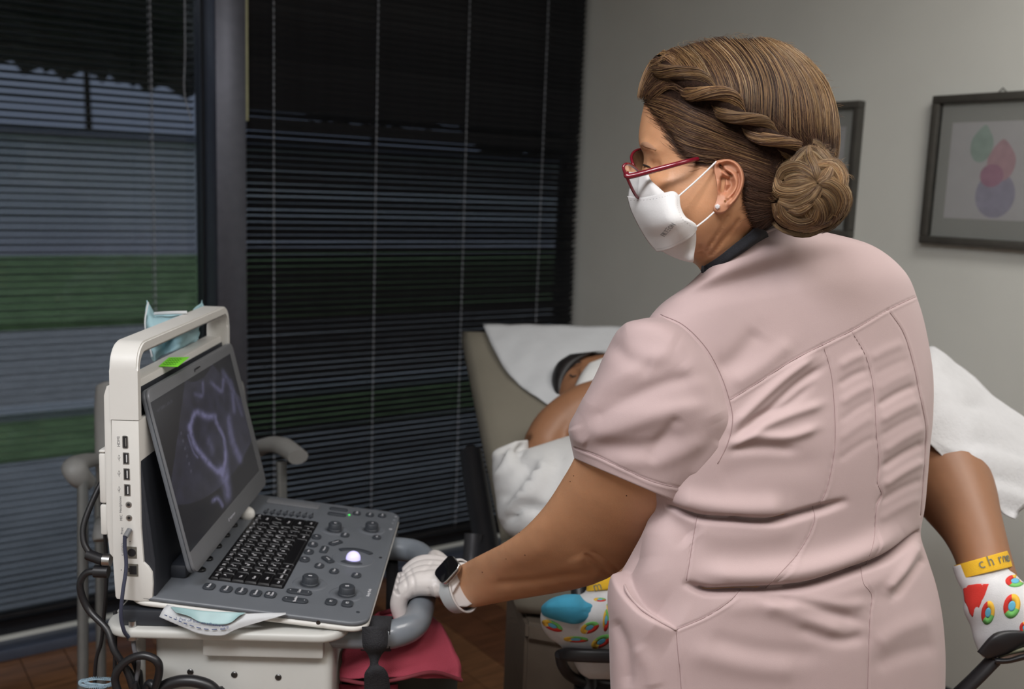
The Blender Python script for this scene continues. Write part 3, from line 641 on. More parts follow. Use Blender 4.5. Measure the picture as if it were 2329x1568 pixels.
# packet of sheets lying on the shelf and poking out below the deck
def ow(x, y, u, dz=0): return LW(*onu(x, y, u))+np.array([0, 0, dz])
pk = empty('paper_pouch', ow(480, 1420, -.016), 0, label='white and teal paper pouch sticking out below the control deck', cat='pouch')
sheet('paper', [[ow(362, 1404, -.016), ow(415, 1427, -.024), ow(455, 1443, -.026), ow(505, 1447, -.026), ow(545, 1430, -.022), ow(650, 1398, -.010)],
                [ow(370, 1388, -.012), ow(420, 1410, -.022), ow(460, 1422, -.024), ow(510, 1424, -.024), ow(556, 1412, -.02), ow(650, 1396, -.008)],
                [ow(380, 1376, .0), ow(425, 1386, -.012), ow(465, 1396, -.016), ow(520, 1398, -.016), ow(580, 1396, -.012), ow(650, 1394, -.004)]], M_paper, pk, 30, 16, .0008)
sheet('teal_film', [[ow(400, 1393, -.0245), ow(430, 1402, -.0262), ow(462, 1418, -.0272), ow(516, 1420, -.0272), ow(545, 1400, -.0245)],
                    [ow(386, 1380, -.003), ow(420, 1384, -.0135), ow(462, 1390, -.0175), ow(520, 1393, -.0175), ow(560, 1394, -.0145)]], M_teal, pk, 24, 10, .0004)
q0 = ow(372, 1403, -.0285); g = []
for i in range(10):
    t0 = i/10+.02; a = np.array(cat([(374, 1399), (400, 1410), (430, 1422), (470, 1432), (516, 1431)], 50)); k0 = int(t0*49); k1 = min(k0+3, 49)
    g.append(tubegeo([ow(*a[k0], -.0285), ow(*a[k1], -.0285)], .0006, 5))
V, Fc = join(g); mesh('dashed_line', V, Fc, mat('blue print', (.05, .08, .2), .6), pk, world=True)
def wtext(name, body_, size, m, parent, p0, p1, nrm, align='CENTER'):
    x = (p1-p0)/np.linalg.norm(p1-p0); z = nrm-x*(nrm@x); z /= np.linalg.norm(z); y = np.cross(z, x)
    return text(name, body_, size, m, parent, W2L(parent) @ frame((p0+p1)/2, x, y, z), .0001, align)
wtext('printed_text', '1. Peel off liner on adhesive strip', .0055, mat('blue print'), pk, ow(405, 1408, -.0292), ow(515, 1426, -.0296), -DU)
# crumpled pale blue mask behind the handle
mk = empty('surgical_mask', ow(390, 760, .12), 0, label='crumpled pale blue surgical mask tucked behind the carry handle', cat='mask')
M_blue = mat('pale blue nonwoven', (.32, .50, .55), .8, noise=.12, nscale=20, bump=.4, bscale=80)
sheet('mask_cloth', [[P(335, 684, 1.62), P(352, 715, 1.64), P(385, 714, 1.63), P(425, 712, 1.64), P(446, 700, 1.7), P(459, 681, 1.76)],
                     [P(330, 725, 1.60), P(350, 745, 1.57), P(385, 740, 1.60), P(420, 740, 1.57), P(440, 735, 1.66), P(464, 715, 1.72)],
                     [P(333, 765, 1.6), P(350, 785, 1.58), P(385, 775, 1.64), P(420, 770, 1.60), P(445, 765, 1.68), P(452, 745, 1.70)],
                     [P(347, 815, 1.60), P(352, 822, 1.59), P(375, 806, 1.62), P(405, 795, 1.62), P(435, 780, 1.68), P(450, 772, 1.70)]], M_blue, mk, 34, 26, .0012, wob=.004, seed=5)
tube('ear_loop', [P(346, 812, 1.58), P(330, 740, 1.585), P(337, 688, 1.6)], .0013, M_paper, mk, 6, n=20, world=True)
tube('nose_strip', [P(352, 714, 1.615), P(385, 712, 1.605), P(425, 711, 1.615)], .0028, M_paper, mk, 6, n=16, world=True)
# red bag and its black straps on the push handle
bag = empty('fabric_bag', P(910, 1480, 1.52), 0, label='red fabric bag hanging from the grey push handle by black straps', cat='bag')
M_bag = mat('red canvas', (.36, .045, .075), .85, noise=.12, nscale=12, bump=.5, bscale=700)
M_bag2 = mat('dark red trim', (.16, .02, .03), .8, noise=.15)
body('bag_body', [(900, 1392, 960, 1390, 1.66, 1.66, .01, .01), (868, 1405, 985, 1402, 1.6, 1.6, .03, .03), (825, 1430, 1005, 1432, 1.56, 1.58, .05, .05), (795, 1465, 1028, 1472, 1.53, 1.56, .06, .06), (780, 1505, 1042, 1512, 1.52, 1.55, .065, .06), (775, 1560, 1040, 1560, 1.53, 1.55, .05, .06), (775, 1700, 1030, 1700, 1.55, 1.56, .05, .06), (790, 1712, 1015, 1712, 1.56, 1.57, .02, .03)], mat('dark bag lining', (.03, .035, .03), .8, noise=.2), bag, 40, 36)
fl_ = [[P(862, 1398, 1.57), P(915, 1393, 1.56), P(972, 1396, 1.58)], [P(815, 1435, 1.52), P(915, 1425, 1.50), P(1006, 1430, 1.55)], [P(785, 1480, 1.48), P(905, 1470, 1.46), P(1032, 1478, 1.52)],
       [P(776, 1520, 1.465), P(880, 1520, 1.445), P(1000, 1510, 1.48), P(1046, 1520, 1.52)][:3]+[], [P(776, 1545, 1.46), P(900, 1542, 1.44), P(1050, 1546, 1.50)]]
fl_[3] = [P(778, 1515, 1.465), P(900, 1508, 1.447), P(1045, 1515, 1.51)]
sheet('bag_flap', fl_, M_bag, bag, 30, 30, .003, wob=.003, seed=2)
tube('flap_trim', [P(776, 1546, 1.455), P(840, 1556, 1.44), P(910, 1545, 1.437), P(985, 1530, 1.46), P(1050, 1548, 1.497)], .003, M_bag2, bag, 8, n=40, world=True)
tube('bag_lip', [P(868, 1396, 1.56), P(915, 1386, 1.54), P(975, 1392, 1.57), P(930, 1404, 1.62), P(868, 1396, 1.56)], .004, M_bag2, bag, 8, n=40, world=True)
sheet('bag_pocket', [[P(772, 1556, 1.49), P(850, 1560, 1.475), P(905, 1556, 1.48)], [P(772, 1700, 1.49), P(850, 1700, 1.475), P(905, 1700, 1.48)]], M_bag, bag, 16, 10, .003)
M_strap = mat('black webbing', (.010, .010, .013), .8, noise=.2, nscale=200, bump=.6, bscale=500)
def strap(name, pts, wd, m, parent, th=.0015, n=40):
    q = cat(pts, n) ; V = []
    for i, p in enumerate(q):
        c = p[:3]; tg = (q[min(i+1, n-1)]-q[max(i-1, 0)])[:3]; vd = (c-CAM)/np.linalg.norm(c-CAM); s = np.cross(tg, vd); s /= np.linalg.norm(s)+1e-9; s *= p[3]/2; nn = vd*th
        V += [c-s-nn*.2, c-nn, c+s-nn*.2, c+s+nn, c-s+nn]
    Fc = [(i*5+j, i*5+(j+1) % 5, (i+1)*5+(j+1) % 5, (i+1)*5+j) for i in range(n-1) for j in range(5)]+[(4, 3, 2, 1, 0), tuple((n-1)*5+j for j in range(5))]
    return mesh(name, V, Fc, m, parent, world=True)
hb = lambda a, b_, z: LW(a, b_, zt+z)
c_ = hb(.048, .298, 0); ring = [hb(.048+.0215*math.cos(t), .298, .0235*math.sin(t)) for t in np.linspace(0, 2*math.pi, 26)[:-1]]
V = []; Fc = []; k = len(ring)
for i, p in enumerate(ring):
    o_ = (p-c_)/np.linalg.norm(p-c_)*.0015
    for dv in (-.021, .021): V += [p+DV*dv, p+DV*dv+o_]
for i in range(k):
    a = 4*i; b2 = 4*((i+1) % k); Fc += [(a+1, a+3, b2+3, b2+1), (a, b2, b2+2, a+2), (a, a+1, b2+1, b2), (a+2, b2+2, b2+3, a+3)]
mesh('strap_loop', V, Fc, M_strap, bag, world=True)
strap('strap', [(*P(853, 1425, 1.385), .036), (*P(853, 1470, 1.38), .034), (*P(852, 1492, 1.39), .018), (*P(851, 1512, 1.39), .012), (*P(853, 1530, 1.39), .03), (*P(858, 1568, 1.40), .036), (*P(860, 1690, 1.42), .036)], 0, M_strap, bag, .004)
strap('strap', [(*P(893, 1212, 1.80), .02), (*P(890, 1260, 1.78), .022), (*P(893, 1320, 1.74), .022), (*P(893, 1390, 1.66), .022), (*P(900, 1420, 1.62), .022)], 0, M_strap, bag, .003)
# ------------------------------------------------------------------ pale grey chair behind the machine
chr_ = empty('armchair', (*P(390, 1100, 2.3)[:2], 0), 0, label='pale grey armchair with curved arms half hidden behind the ultrasound machine', cat='chair')
M_ch = mat('pale grey chair plastic', (.20, .20, .195), .55, noise=.05)
M_chm = mat('grey chair metal', (.22, .23, .23), .4, .6, noise=.08)
body('backrest', [(300, 862, 480, 868, 2.3, 2.36, .012, .012), (228, 872, 540, 868, 2.3, 2.36, .02, .02), (216, 900, 555, 880, 2.3, 2.36, .022, .02), (215, 1000, 568, 985, 2.3, 2.36, .022, .02), (222, 1130, 575, 1080, 2.28, 2.34, .022, .02), (240, 1150, 565, 1095, 2.28, 2.34, .012, .012)], M_ch, chr_, 30, 28, .45)
for pts in ([(222, 1046, 2.25), (190, 1050, 2.12), (170, 1062, 2.05), (182, 1085, 2.05), (205, 1100, 2.08)], [(568, 1040, 2.32), (600, 1015, 2.22), (640, 1014, 2.16), (678, 1040, 2.1)]):
    tube('armrest', [P(*p) for p in pts], [.02, .024, .026, .024, .016][:len(pts)], M_ch, chr_, 12, n=24, world=True, flat=.7)
sz = .45
def fz(x, y, d, z): p = P(x, y, d); return np.array([p[0], p[1], z])
body('seat', [(222, 1175, 560, 1150, 2.25, 2.35, .02, .02), (215, 1190, 590, 1170, 2.05, 2.2, .05, .03), (210, 1225, 600, 1190, 2.0, 2.15, .05, .03), (215, 1235, 590, 1200, 2.0, 2.15, .01, .01)], M_ch, chr_, 20, 24, .5)
for (x, y, d), (xf, yf) in (((188, 1090, 2.05), (172, 1500)), ((225, 1100, 2.28), (222, 1450)), ((640, 1050, 2.15), (655, 1400)), ((560, 1100, 2.36), (565, 1380))):
    a = P(x, y, d); rr = ray(xf, yf); b2 = a.copy(); b2[:2] = P(xf, yf, d*.98)[:2]; b2[2] = .0; tube('leg', [a, (a+b2)/2, b2], .011, M_chm, chr_, 10, n=8, world=True)
# ------------------------------------------------------------------ exam table, paper, patient
tb_ = empty('exam_table', (*P(1500, 1200, 2.0)[:2], 0), 0, label='beige upholstered exam table with its backrest raised near the window', cat='exam table')
M_vinyl = mat('taupe vinyl', (.185, .17, .135), .5, noise=.06, nscale=8, bump=.1, bscale=150)
M_tbase = mat('brown grey table base', (.10, .078, .058), .6, noise=.1)
M_black = mat('black plastic', (.014, .014, .016), .45, noise=.1)
T1, T2, B1, B2 = P(1042, 742, 2.66), P(1470, 745, 2.50), P(1130, 1190, 2.0), P(1640, 1215, 1.86)
def slab(name, c4, th, m, parent, n=14, rnd=.03, sag=0):
    """cushion: quad of four corners with rounded edge rolls and thickness below"""
    V = []; Fc = []; a, b, c, d = c4; nn = np.cross(b-a, d-a); nn /= np.linalg.norm(nn)
    if nn[2] < 0: nn = -nn
    lay = [(0, .9, 0), (0, .97, .12), (0, 1.0, .4), (0, 1.0, .75), (0, .97, .95), (0, .9, 1)]
    bm = bmesh.new(); grid = {}
    for k, (_, sc, t) in enumerate(lay):
        cen = (a+b+c+d)/4; L1 = np.linalg.norm(b-a); L2 = np.linalg.norm(d-a); ins = rnd*(1-sc)/.1
        for i in range(n+1):
            for j in range(n+1):
                if 0 < k < len(lay)-1 and not (i in (0, n) or j in (0, n)): continue
                s, r = i/n, j/n; s2 = s*(1-2*ins/L1)+ins/L1; r2 = r*(1-2*ins/L2)+ins/L2
                p = (a*(1-s2)+b*s2)*(1-r2)+(d*(1-s2)+c*s2)*r2-nn*th*t; grid[k, i, j] = bm.verts.new(p)
    K = len(lay)-1
    for i in range(n):
        for j in range(n):
            bm.faces.new((grid[0, i, j], grid[0, i+1, j], grid[0, i+1, j+1], grid[0, i, j+1])); bm.faces.new((grid[K, i, j+1], grid[K, i+1, j+1], grid[K, i+1, j], grid[K, i, j]))
    for k in range(K):
        for i in range(n):
            for (p, q) in (((i, 0), (i+1, 0)), ((i, n), (i+1, n)), ((0, i), (0, i+1)), ((n, i), (n, i+1))): bm.faces.new((grid[k, *p], grid[k, *q], grid[k+1, *q], grid[k+1, *p]))
    bmesh.ops.recalc_face_normals(bm, faces=bm.faces)
    return frombm(name, bm, m, parent, world=True, auto=60)
slab('backrest', (T1, T2, B2, B1), .11, M_vinyl, tb_)
ax = (B1-T1); ax[2] = 0; ax /= np.linalg.norm(ax); F1 = B1+ax*.18; F2 = B2+ax*.18
slab('seat', (B1+np.array([0, 0, -.02]), B2+np.array([0, 0, -.02]), F2+np.array([0, 0, -.02]), F1+np.array([0, 0, -.02])), .10, M_vinyl, tb_)
def hexa(name, c4, z0, z1, m, parent, bev=.006):
    bm = bmesh.new(); lo = [bm.verts.new((p[0], p[1], z0)) for p in c4]; hi = [bm.verts.new((p[0], p[1], z1)) for p in c4]
    bm.faces.new(hi); bm.faces.new(lo[::-1])
    for i in range(4): bm.faces.new((lo[i], lo[(i+1) % 4], hi[(i+1) % 4], hi[i]))
    bmesh.ops.recalc_face_normals(bm, faces=bm.faces); bmesh.ops.bevel(bm, geom=bm.edges[:], offset=bev, segments=2, affect='EDGES')
    return frombm(name, bm, m, parent, world=True)
sh = (B2-B1)*.08
hexa('base_cabinet', (B1+sh+ax*-.05, B2-sh+ax*-.05, F2-sh-ax*.02, F1+sh-ax*.02), .06, float(B1[2])-.16, M_tbase, tb_)
hexa('base_plinth', (B1+sh*1.6+ax*-.02, B2-sh*1.6+ax*-.02, F2-sh*1.6-ax*.05, F1+sh*1.6-ax*.05), .0, .06, M_black, tb_)
hexa('table_frame', (B1+sh*.9-ax*.02, B2-sh*.9-ax*.02, F2-sh*.9, F1+sh*.9), float(B1[2])-.16, float(B1[2])-.125, M_tbase, tb_)
tube('backrest_hinge_arm', [T1*.55+B1*.45-np.array([0, 0, .13]), B1-np.array([0, 0, .14])-ax*.02], .028, M_black, tb_, 12, world=True)
tube('release_lever', [P(1078, 1215, 2.12), P(1076, 1300, 2.10), P(1120, 1330, 2.04)], [.02, .02, .016], mat('charcoal metal', (.05, .05, .055), .4, .3, noise=.1), tb_, 14, n=12, world=True)
# table paper
pa = empty('paper_sheet', (T1+T2)/2, 0, label='white paper sheet covering the raised backrest behind the patient', cat='paper')
nn_ = np.cross(T2-T1, B1-T1); nn_ /= np.linalg.norm(nn_); nn_ = nn_ if nn_[2] > 0 else -nn_
def onT(x, y, off=.006): r = ray(x, y); return CAM+r*(((T1+nn_*off-CAM)@nn_)/(r@nn_))
sheet('paper', [[onT(1098, 738), onT(1240, 740), onT(1465, 746)], [onT(1118, 785, .012), onT(1260, 790, .016), onT(1490, 800)], [onT(1155, 850, .008), onT(1300, 850, .014), onT(1520, 880)], [onT(1205, 895), onT(1330, 900, .012), onT(1560, 950)], [onT(1262, 930, .008), onT(1400, 960, .008), onT(1600, 1040)]], M_paper, pa, 26, 26, .0012, wob=.003, seed=9)
# patient
pat = empty('person', (*P(1420, 1000, 2.1)[:2], .5), 0, label='masked patient lying back on the exam table under white gown, feet in stirrups', cat='person')
M_pskin = mat('patient skin', (.25, .118, .06), .5, noise=.08, nscale=18, sss=.1)
M_phair = mat('black hair', (.012, .010, .010), .5, noise=.3, nscale=60)
M_gown = mat('white nonwoven gown', (.56, .56, .555), .8, noise=.03, nscale=12, bump=.25, bscale=90)
M_sock = mat('white sock knit', (.62, .62, .63), .9, noise=.04, nscale=80, bump=.4, bscale=900)
parts = []
parts.append(pairloft([(1310, 812, 1335, 806, 2.42, 2.42, .02, .02), (1283, 825, 1400, 806, 2.40, 2.42, .06, .05), (1268, 850, 1420, 830, 2.38, 2.40, .085, .06), (1262, 880, 1425, 865, 2.36, 2.38, .09, .06), (1268, 910, 1420, 895, 2.33, 2.36, .08, .06), (1290, 935, 1400, 925, 2.30, 2.33, .06, .05), (1310, 960, 1400, 950, 2.25, 2.28, .055, .05), (1290, 1000, 1440, 990, 2.2, 2.24, .06, .06)], 30, 24))
# nose, brow and cheek relief
parts.append(pairloft([(1315, 838, 1332, 834, 2.31, 2.31, .012, .01), (1318, 855, 1336, 851, 2.295, 2.30, .02, .01), (1318, 868, 1342, 864, 2.285, 2.29, .022, .01), (1324, 876, 1338, 873, 2.295, 2.30, .01, .01)], 12, 14))
# raised arm: shoulder, bent elbow, forearm going back under the gown
for pts, rr in (([P(1400, 905, 2.22), P(1330, 925, 2.17), P(1265, 970, 2.12), P(1228, 1018, 2.08)], [.05, .05, .047, .04]), ([P(1228, 1018, 2.08), P(1238, 1070, 2.04), P(1290, 1150, 2.0), P(1360, 1180, 1.98)], [.04, .038, .033, .028])):
    q = cat(np.hstack([np.array(pts), np.array(rr)[:, None]]), 20); parts.append(tubegeo(q[:, :3], q[:, 3], 18))
# torso and pelvis under the gown, legs to the stirrups
def limb(ctrl, n=30, seg=20):
    q = cat([[*P(c[0], c[1], c[2]), c[3]] for c in ctrl], n); return tubegeo(q[:, :3], q[:, 3], seg)
parts.append(limb([(1370, 960, 2.24, .09), (1400, 1060, 2.1, .13), (1500, 1160, 1.98, .13), (1600, 1200, 1.86, .14)], 24))
parts.append(limb([(1600, 1180, 1.84, .11), (1530, 1180, 1.78, .09), (1480, 1190, 1.74, .07), (1440, 1290, 1.70, .052), (1408, 1345, 1.68, .040)], 30))
parts.append(limb([(1640, 1180, 1.84, .11), (1850, 1060, 1.80, .09), (2050, 945, 1.76, .078), (2110, 1010, 1.70, .075), (2165, 1110, 1.62, .066), (2210, 1200, 1.55, .047), (2236, 1270, 1.51, .040), (2250, 1330, 1.49, .042)], 50))
V, Fc = join(parts)
pbody = mesh('body', V, Fc, M_pskin, None)
def remesh(o, vox, it=4):
    m_ = o.modifiers.new('r', 'REMESH'); m_.mode = 'VOXEL'; m_.voxel_size = vox; m_.use_smooth_shade = True
    if it: s_ = o.modifiers.new('s', 'SMOOTH'); s_.factor = .5; s_.iterations = it
    dg = bpy.context.evaluated_depsgraph_get(); dg.update(); me = bpy.data.meshes.new_from_object(o.evaluated_get(dg)); o.modifiers.clear(); mt = list(o.data.materials); o.data = me
    me.materials.clear(); [me.materials.append(k) for k in mt]; return o
remesh(pbody, .006, 5); pbody.data.transform(W2L(pat)); pbody.parent = pat
body('hair', [(1296, 806, 1385, 796, 2.38, 2.39, .03, .03), (1268, 826, 1345, 806, 2.37, 2.38, .045, .06), (1255, 858, 1300, 850, 2.365, 2.36, .045, .06), (1256, 890, 1290, 882, 2.35, 2.35, .04, .06), (1262, 918, 1290, 910, 2.33, 2.33, .03, .04)], M_phair, pat, 26, 24)
body('eyebrow', [(1300, 836, 1301, 833, 2.325, 2.325, .003, .003), (1309, 829, 1310, 825, 2.318, 2.318, .004, .003), (1322, 826, 1323, 823, 2.32, 2.32, .003, .003)], M_phair, pat, 8, 8)
tube('closed_eyelid', [P(1296, 853, 2.302), P(1303, 857, 2.298), P(1311, 855, 2.30)], .0022, M_phair, pat, 6, n=8, world=True)
body('face_mask', [(1340, 826, 1378, 812, 2.29, 2.31, .015, .03), (1322, 850, 1400, 830, 2.27, 2.3, .035, .03), (1308, 878, 1408, 860, 2.255, 2.29, .04, .03), (1299, 905, 1405, 890, 2.25, 2.28, .035, .03), (1310, 916, 1390, 908, 2.25, 2.28, .01, .02)], M_gown, pat, 24, 24, .8)
body('gown', [(1172, 1004, 1200, 1001, 2.0, 2.04, .012, .02), (1124, 1026, 1214, 1040, 1.98, 2.04, .05, .06), (1120, 1052, 1300, 990, 1.96, 2.05, .085, .08), (1121, 1085, 1500, 1000, 1.94, 2.0, .12, .11), (1127, 1130, 1520, 1120, 1.92, 1.98, .14, .12), (1136, 1185, 1540, 1180, 1.90, 1.95, .13, .12), (1165, 1222, 1540, 1230, 1.89, 1.93, .10, .1), (1240, 1245, 1500, 1250, 1.88, 1.92, .03, .05)], M_gown, pat, 60, 60)
gown_ = [o for o in scene.objects if o.name == 'gown'][0]

# ------------------------------------------------------------------ the sonographer
nur = empty('person', (*P(1790, 1200, 1.32)[:2], 0), 0, label='woman in pink scrubs, red glasses and white mask leaning on the cart handle', cat='person')
NL = W2L(nur)
M_skin = mat('tan skin', (.54, .275, .145), .48, noise=.07, nscale=35, bump=.12, bscale=420, sss=.12)
M_scrub = mat('pink scrub cloth', (.435, .325, .322), .78, noise=.025, nscale=9, bump=.12, bscale=1500, sheen=.15)
M_thread = mat('pink seam thread', (.30, .205, .205), .8)
def bvh_of(o):
    mw = W2L(o).inverted(); return BVHTree.FromPolygons([mw @ v.co for v in o.data.vertices], [tuple(p.vertices) for p in o.data.polygons])
def hit(bv, x, y, lift=0, fallback=1.2):
    d = ray(x, y); r = bv.ray_cast(Vector(CAM), Vector(d).normalized())
    if r[0] is None:
        r = bv.find_nearest(Vector(P(x, y, fallback)))
    p = np.array(r[0]); n_ = np.array(r[1]); n_ = n_ if n_ @ (CAM-p) > 0 else -n_
    return p+n_*lift
def relief(o, strokes, front_only=True):
    """press folds, seams and creases into the surface: stroke = (polyline in picture coordinates, width px, height mm)"""
    me = o.data; n = len(me.vertices); co = np.empty(n*3); me.vertices.foreach_get('co', co); co = co.reshape(-1, 3)
    no = np.empty(n*3); me.vertices.foreach_get('normal', no); no = no.reshape(-1, 3)
    inv = np.array(W2L(o).inverted()); wc = co @ inv[:3, :3].T+inv[:3, 3]; wn_ = no @ inv[:3, :3].T
    q = wc-CAM; d = q @ CF; X = IW/2+FPX*(q @ CR)/d; Y = IH/2-FPX*(q @ CU)/d
    vis = -(wn_*q).sum(1)/np.linalg.norm(q, axis=1); fr_ = np.clip((vis+.05)*4, 0, 1) if front_only else np.ones(n); h = np.zeros(n)
    for st_ in strokes:
        pts, wd, am = st_[:3]; step = len(st_) > 3
        p = cat(pts, max(12, 8*len(pts))) if len(pts) > 2 else np.array(pts, float); rr_ = st_[3]*2 if step else 4*wd; lo = p.min(0)-rr_; hi = p.max(0)+rr_
        m_ = (X > lo[0]) & (X < hi[0]) & (Y > lo[1]) & (Y < hi[1]) & (fr_ > 0); x = X[m_]; y = Y[m_]; best = np.full(x.shape, 1e9); tt = np.zeros(x.shape); sd_ = np.zeros(x.shape); L_ = len(p)-1
        for i in range(L_):
            a = p[i]; ab = p[i+1]-a; t = np.clip(((x-a[0])*ab[0]+(y-a[1])*ab[1])/(ab@ab+1e-9), 0, 1); dd = (x-a[0]-t*ab[0])**2+(y-a[1]-t*ab[1])**2; b_ = dd < best; best = np.where(b_, dd, best); tt = np.where(b_, (i+t)/L_, tt); sd_ = np.where(b_, (ab[0]*(y-a[1])-ab[1]*(x-a[0]))/(math.hypot(*ab)+1e-9), sd_)
        end = np.clip(np.minimum(tt, 1-tt)*6+.25, 0, 1) if wd > 3.5 else 1
        if step: h[m_] += am*.001*np.tanh(sd_/wd)*np.exp(-best/(st_[3]**2))*np.clip(np.minimum(tt, 1-tt)*5, 0, 1)
        else: h[m_] += am*.001*np.exp(-best/(wd*wd))*end
    co += no*(h*fr_)[:, None]; me.vertices.foreach_set('co', co.ravel()); me.update()
relief(gown_, [([(1245, 1045), (1200, 1110), (1150, 1180)], 9, 16), ([(1215, 1050), (1175, 1100), (1135, 1140)], 12, -14), ([(1165, 1020), (1150, 1060), (1128, 1090)], 8, 10), ([(1270, 1020), (1260, 1100), (1210, 1190)], 14, -14), ([(1275, 990), (1300, 1010), (1320, 1015)], 5, -10), ([(1150, 1190), (1190, 1150), (1230, 1160)], 12, -18), ([(1190, 1010), (1180, 1040), (1205, 1070)], 8, -12)])
# ---- body: head, neck, trunk and the left arm as one surface
HD = 1.15
head_sec = [(1625, 106, 1735, 108, HD, HD, .02, .02), (1560, 122, 1795, 132, HD, HD, .05, .05), (1505, 160, 1845, 180, HD, HD, .068, .068), (1474, 210, 1872, 240, HD, HD, .077, .077),
            (1460, 262, 1882, 300, HD, HD, .079, .079), (1453, 308, 1880, 350, HD, HD, .078, .078), (1456, 334, 1874, 380, HD, HD, .076, .076), (1465, 352, 1864, 405, HD, HD, .075, .075), (1462, 380, 1845, 430, HD, HD, .073, .073),
            (1450, 425, 1815, 458, HD, HD, .070, .07), (1464, 475, 1780, 485, HD, HD, .066, .068), (1485, 525, 1752, 505, HD+.005, HD, .060, .064), (1525, 568, 1738, 520, HD+.01, HD+.01, .054, .06), (1568, 592, 1735, 540, HD+.02, HD+.02, .052, .06),
            (1592, 612, 1745, 565, HD+.03, HD+.04, .054, .062), (1600, 640, 1775, 600, HD+.04, HD+.07, .062, .07), (1580, 700, 1850, 670, HD+.05, HD+.12, .08, .08), (1560, 740, 1900, 730, HD+.06, HD+.15, .07, .08)]
HN, HS = 150, 120
Vh, Fh = pairloft(head_sec, HN, HS, .93)
tor_sec = [(1604, 610, 1765, 506, 1.19, 1.22, .082, .05), (1562, 650, 1880, 529, 1.185, 1.265, .100, .07), (1505, 692, 1985, 560, 1.18, 1.325, .105, .10), (1470, 738, 2056, 618, 1.175, 1.37, .125, .12), (1450, 800, 2087, 688, 1.172, 1.395, .135, .13),
           (1440, 880, 2107, 765, 1.172, 1.41, .14, .14), (1440, 960, 2120, 855, 1.175, 1.42, .145, .15), (1452, 1040, 2120, 945, 1.18, 1.42, .15, .155), (1470, 1100, 2113, 1020, 1.185, 1.42, .15, .155), (1482, 1150, 2108, 1085, 1.19, 1.42, .148, .155),
           (1470, 1200, 2102, 1150, 1.19, 1.42, .146, .155), (1438, 1262, 2092, 1218, 1.19, 1.42, .15, .16), (1412, 1312, 2107, 1270, 1.19, 1.425, .155, .165), (1396, 1370, 2127, 1335, 1.19, 1.43, .16, .17), (1390, 1430, 2140, 1402, 1.19, 1.43, .165, .17),
           (1391, 1500, 2147, 1480, 1.19, 1.43, .165, .17), (1393, 1568, 2147, 1560, 1.195, 1.43, .165, .17), (1396, 1660, 2143, 1650, 1.20, 1.43, .165, .17), (1402, 1740, 2136, 1730, 1.205, 1.43, .16, .165)]
def shrink(sec, k):
    out = []
    for s in sec:
        cx, cy = (s[0]+s[2])/2, (s[1]+s[3])/2; out.append((cx+(s[0]-cx)*k, cy+(s[1]-cy)*k, cx+(s[2]-cx)*k, cy+(s[3]-cy)*k, s[4], s[5], s[6]*k, s[7]*k))
    return out
arm_sec = [(1440, 770, 1560, 800, 1.16, 1.17, .05, .05), (1385, 850, 1600, 900, 1.165, 1.175, .06, .055), (1345, 940, 1590, 1010, 1.18, 1.19, .062, .058), (1309, 1036, 1540, 1120, 1.195, 1.175, .063, .06), (1278, 1092, 1503, 1182, 1.23, 1.195, .062, .06), (1240, 1150, 1455, 1243, 1.27, 1.255, .060, .06),
           (1196, 1198, 1405, 1303, 1.31, 1.325, .060, .058), (1150, 1232, 1325, 1337, 1.36, 1.375, .055, .052), (1108, 1254, 1240, 1354, 1.41, 1.42, .044, .042), (1070, 1273, 1150, 1369, 1.46, 1.47, .036, .034), (1042, 1288, 1085, 1382, 1.505, 1.51, .028, .028), (1015, 1300, 1040, 1385, 1.54, 1.54, .024, .024), (985, 1310, 1000, 1375, 1.56, 1.56, .018, .02)]
legs = []
hipc = P(1770, 1740, 1.315); fwd = CF.copy(); fwd[2] = 0; fwd /= np.linalg.norm(fwd); rgt = CR.copy(); rgt[2] = 0; rgt /= np.linalg.norm(rgt)
fac = fwd*.6-rgt*.8; lef = -rgt*.6-fwd*.8
feet = []
for s in (1, -1):
    h_ = hipc+lef*s*.085; h_[2] = .72; kn = hipc+lef*s*.10+fac*.02; kn[2] = .46; an = hipc+lef*s*.10; an[2] = .09; feet.append(an)
    q = cat([[*h_, .10], [*(h_*.5+kn*.5), .088], [*kn, .062], [*(kn*.5+an*.5), .055], [*an, .038], [an[0], an[1], .05, .036]], 30); legs.append(tubegeo(q[:, :3], q[:, 3], 20))
S2, E2, H2 = P(1975, 720, 1.50), P(1900, 1010, 1.56), P(1700, 1110, 1.60)
q = cat([[*S2, .06], [*(S2*.5+E2*.5), .055], [*E2, .045], [*(E2*.4+H2*.6), .036], [*H2, .026], [*(H2+(H2-E2)*.25), .022], [*(H2+(H2-E2)*.5), .012]], 40); legs.append(tubegeo(q[:, :3], q[:, 3], 20))
V, Fc = join([(Vh, Fh), pairloft(shrink(tor_sec, .87), 60, 60), pairloft(arm_sec, 90, 48)]+legs)
bd = mesh('body', V, Fc, M_skin, None); remesh(bd, .0034, 6); bd.data.transform(NL); bd.parent = nur
def z2(x, y): return 1400+x/4.611, 300+y/4.611
def z5(x, y): return 1400+x*.3699, 60+y*.3699
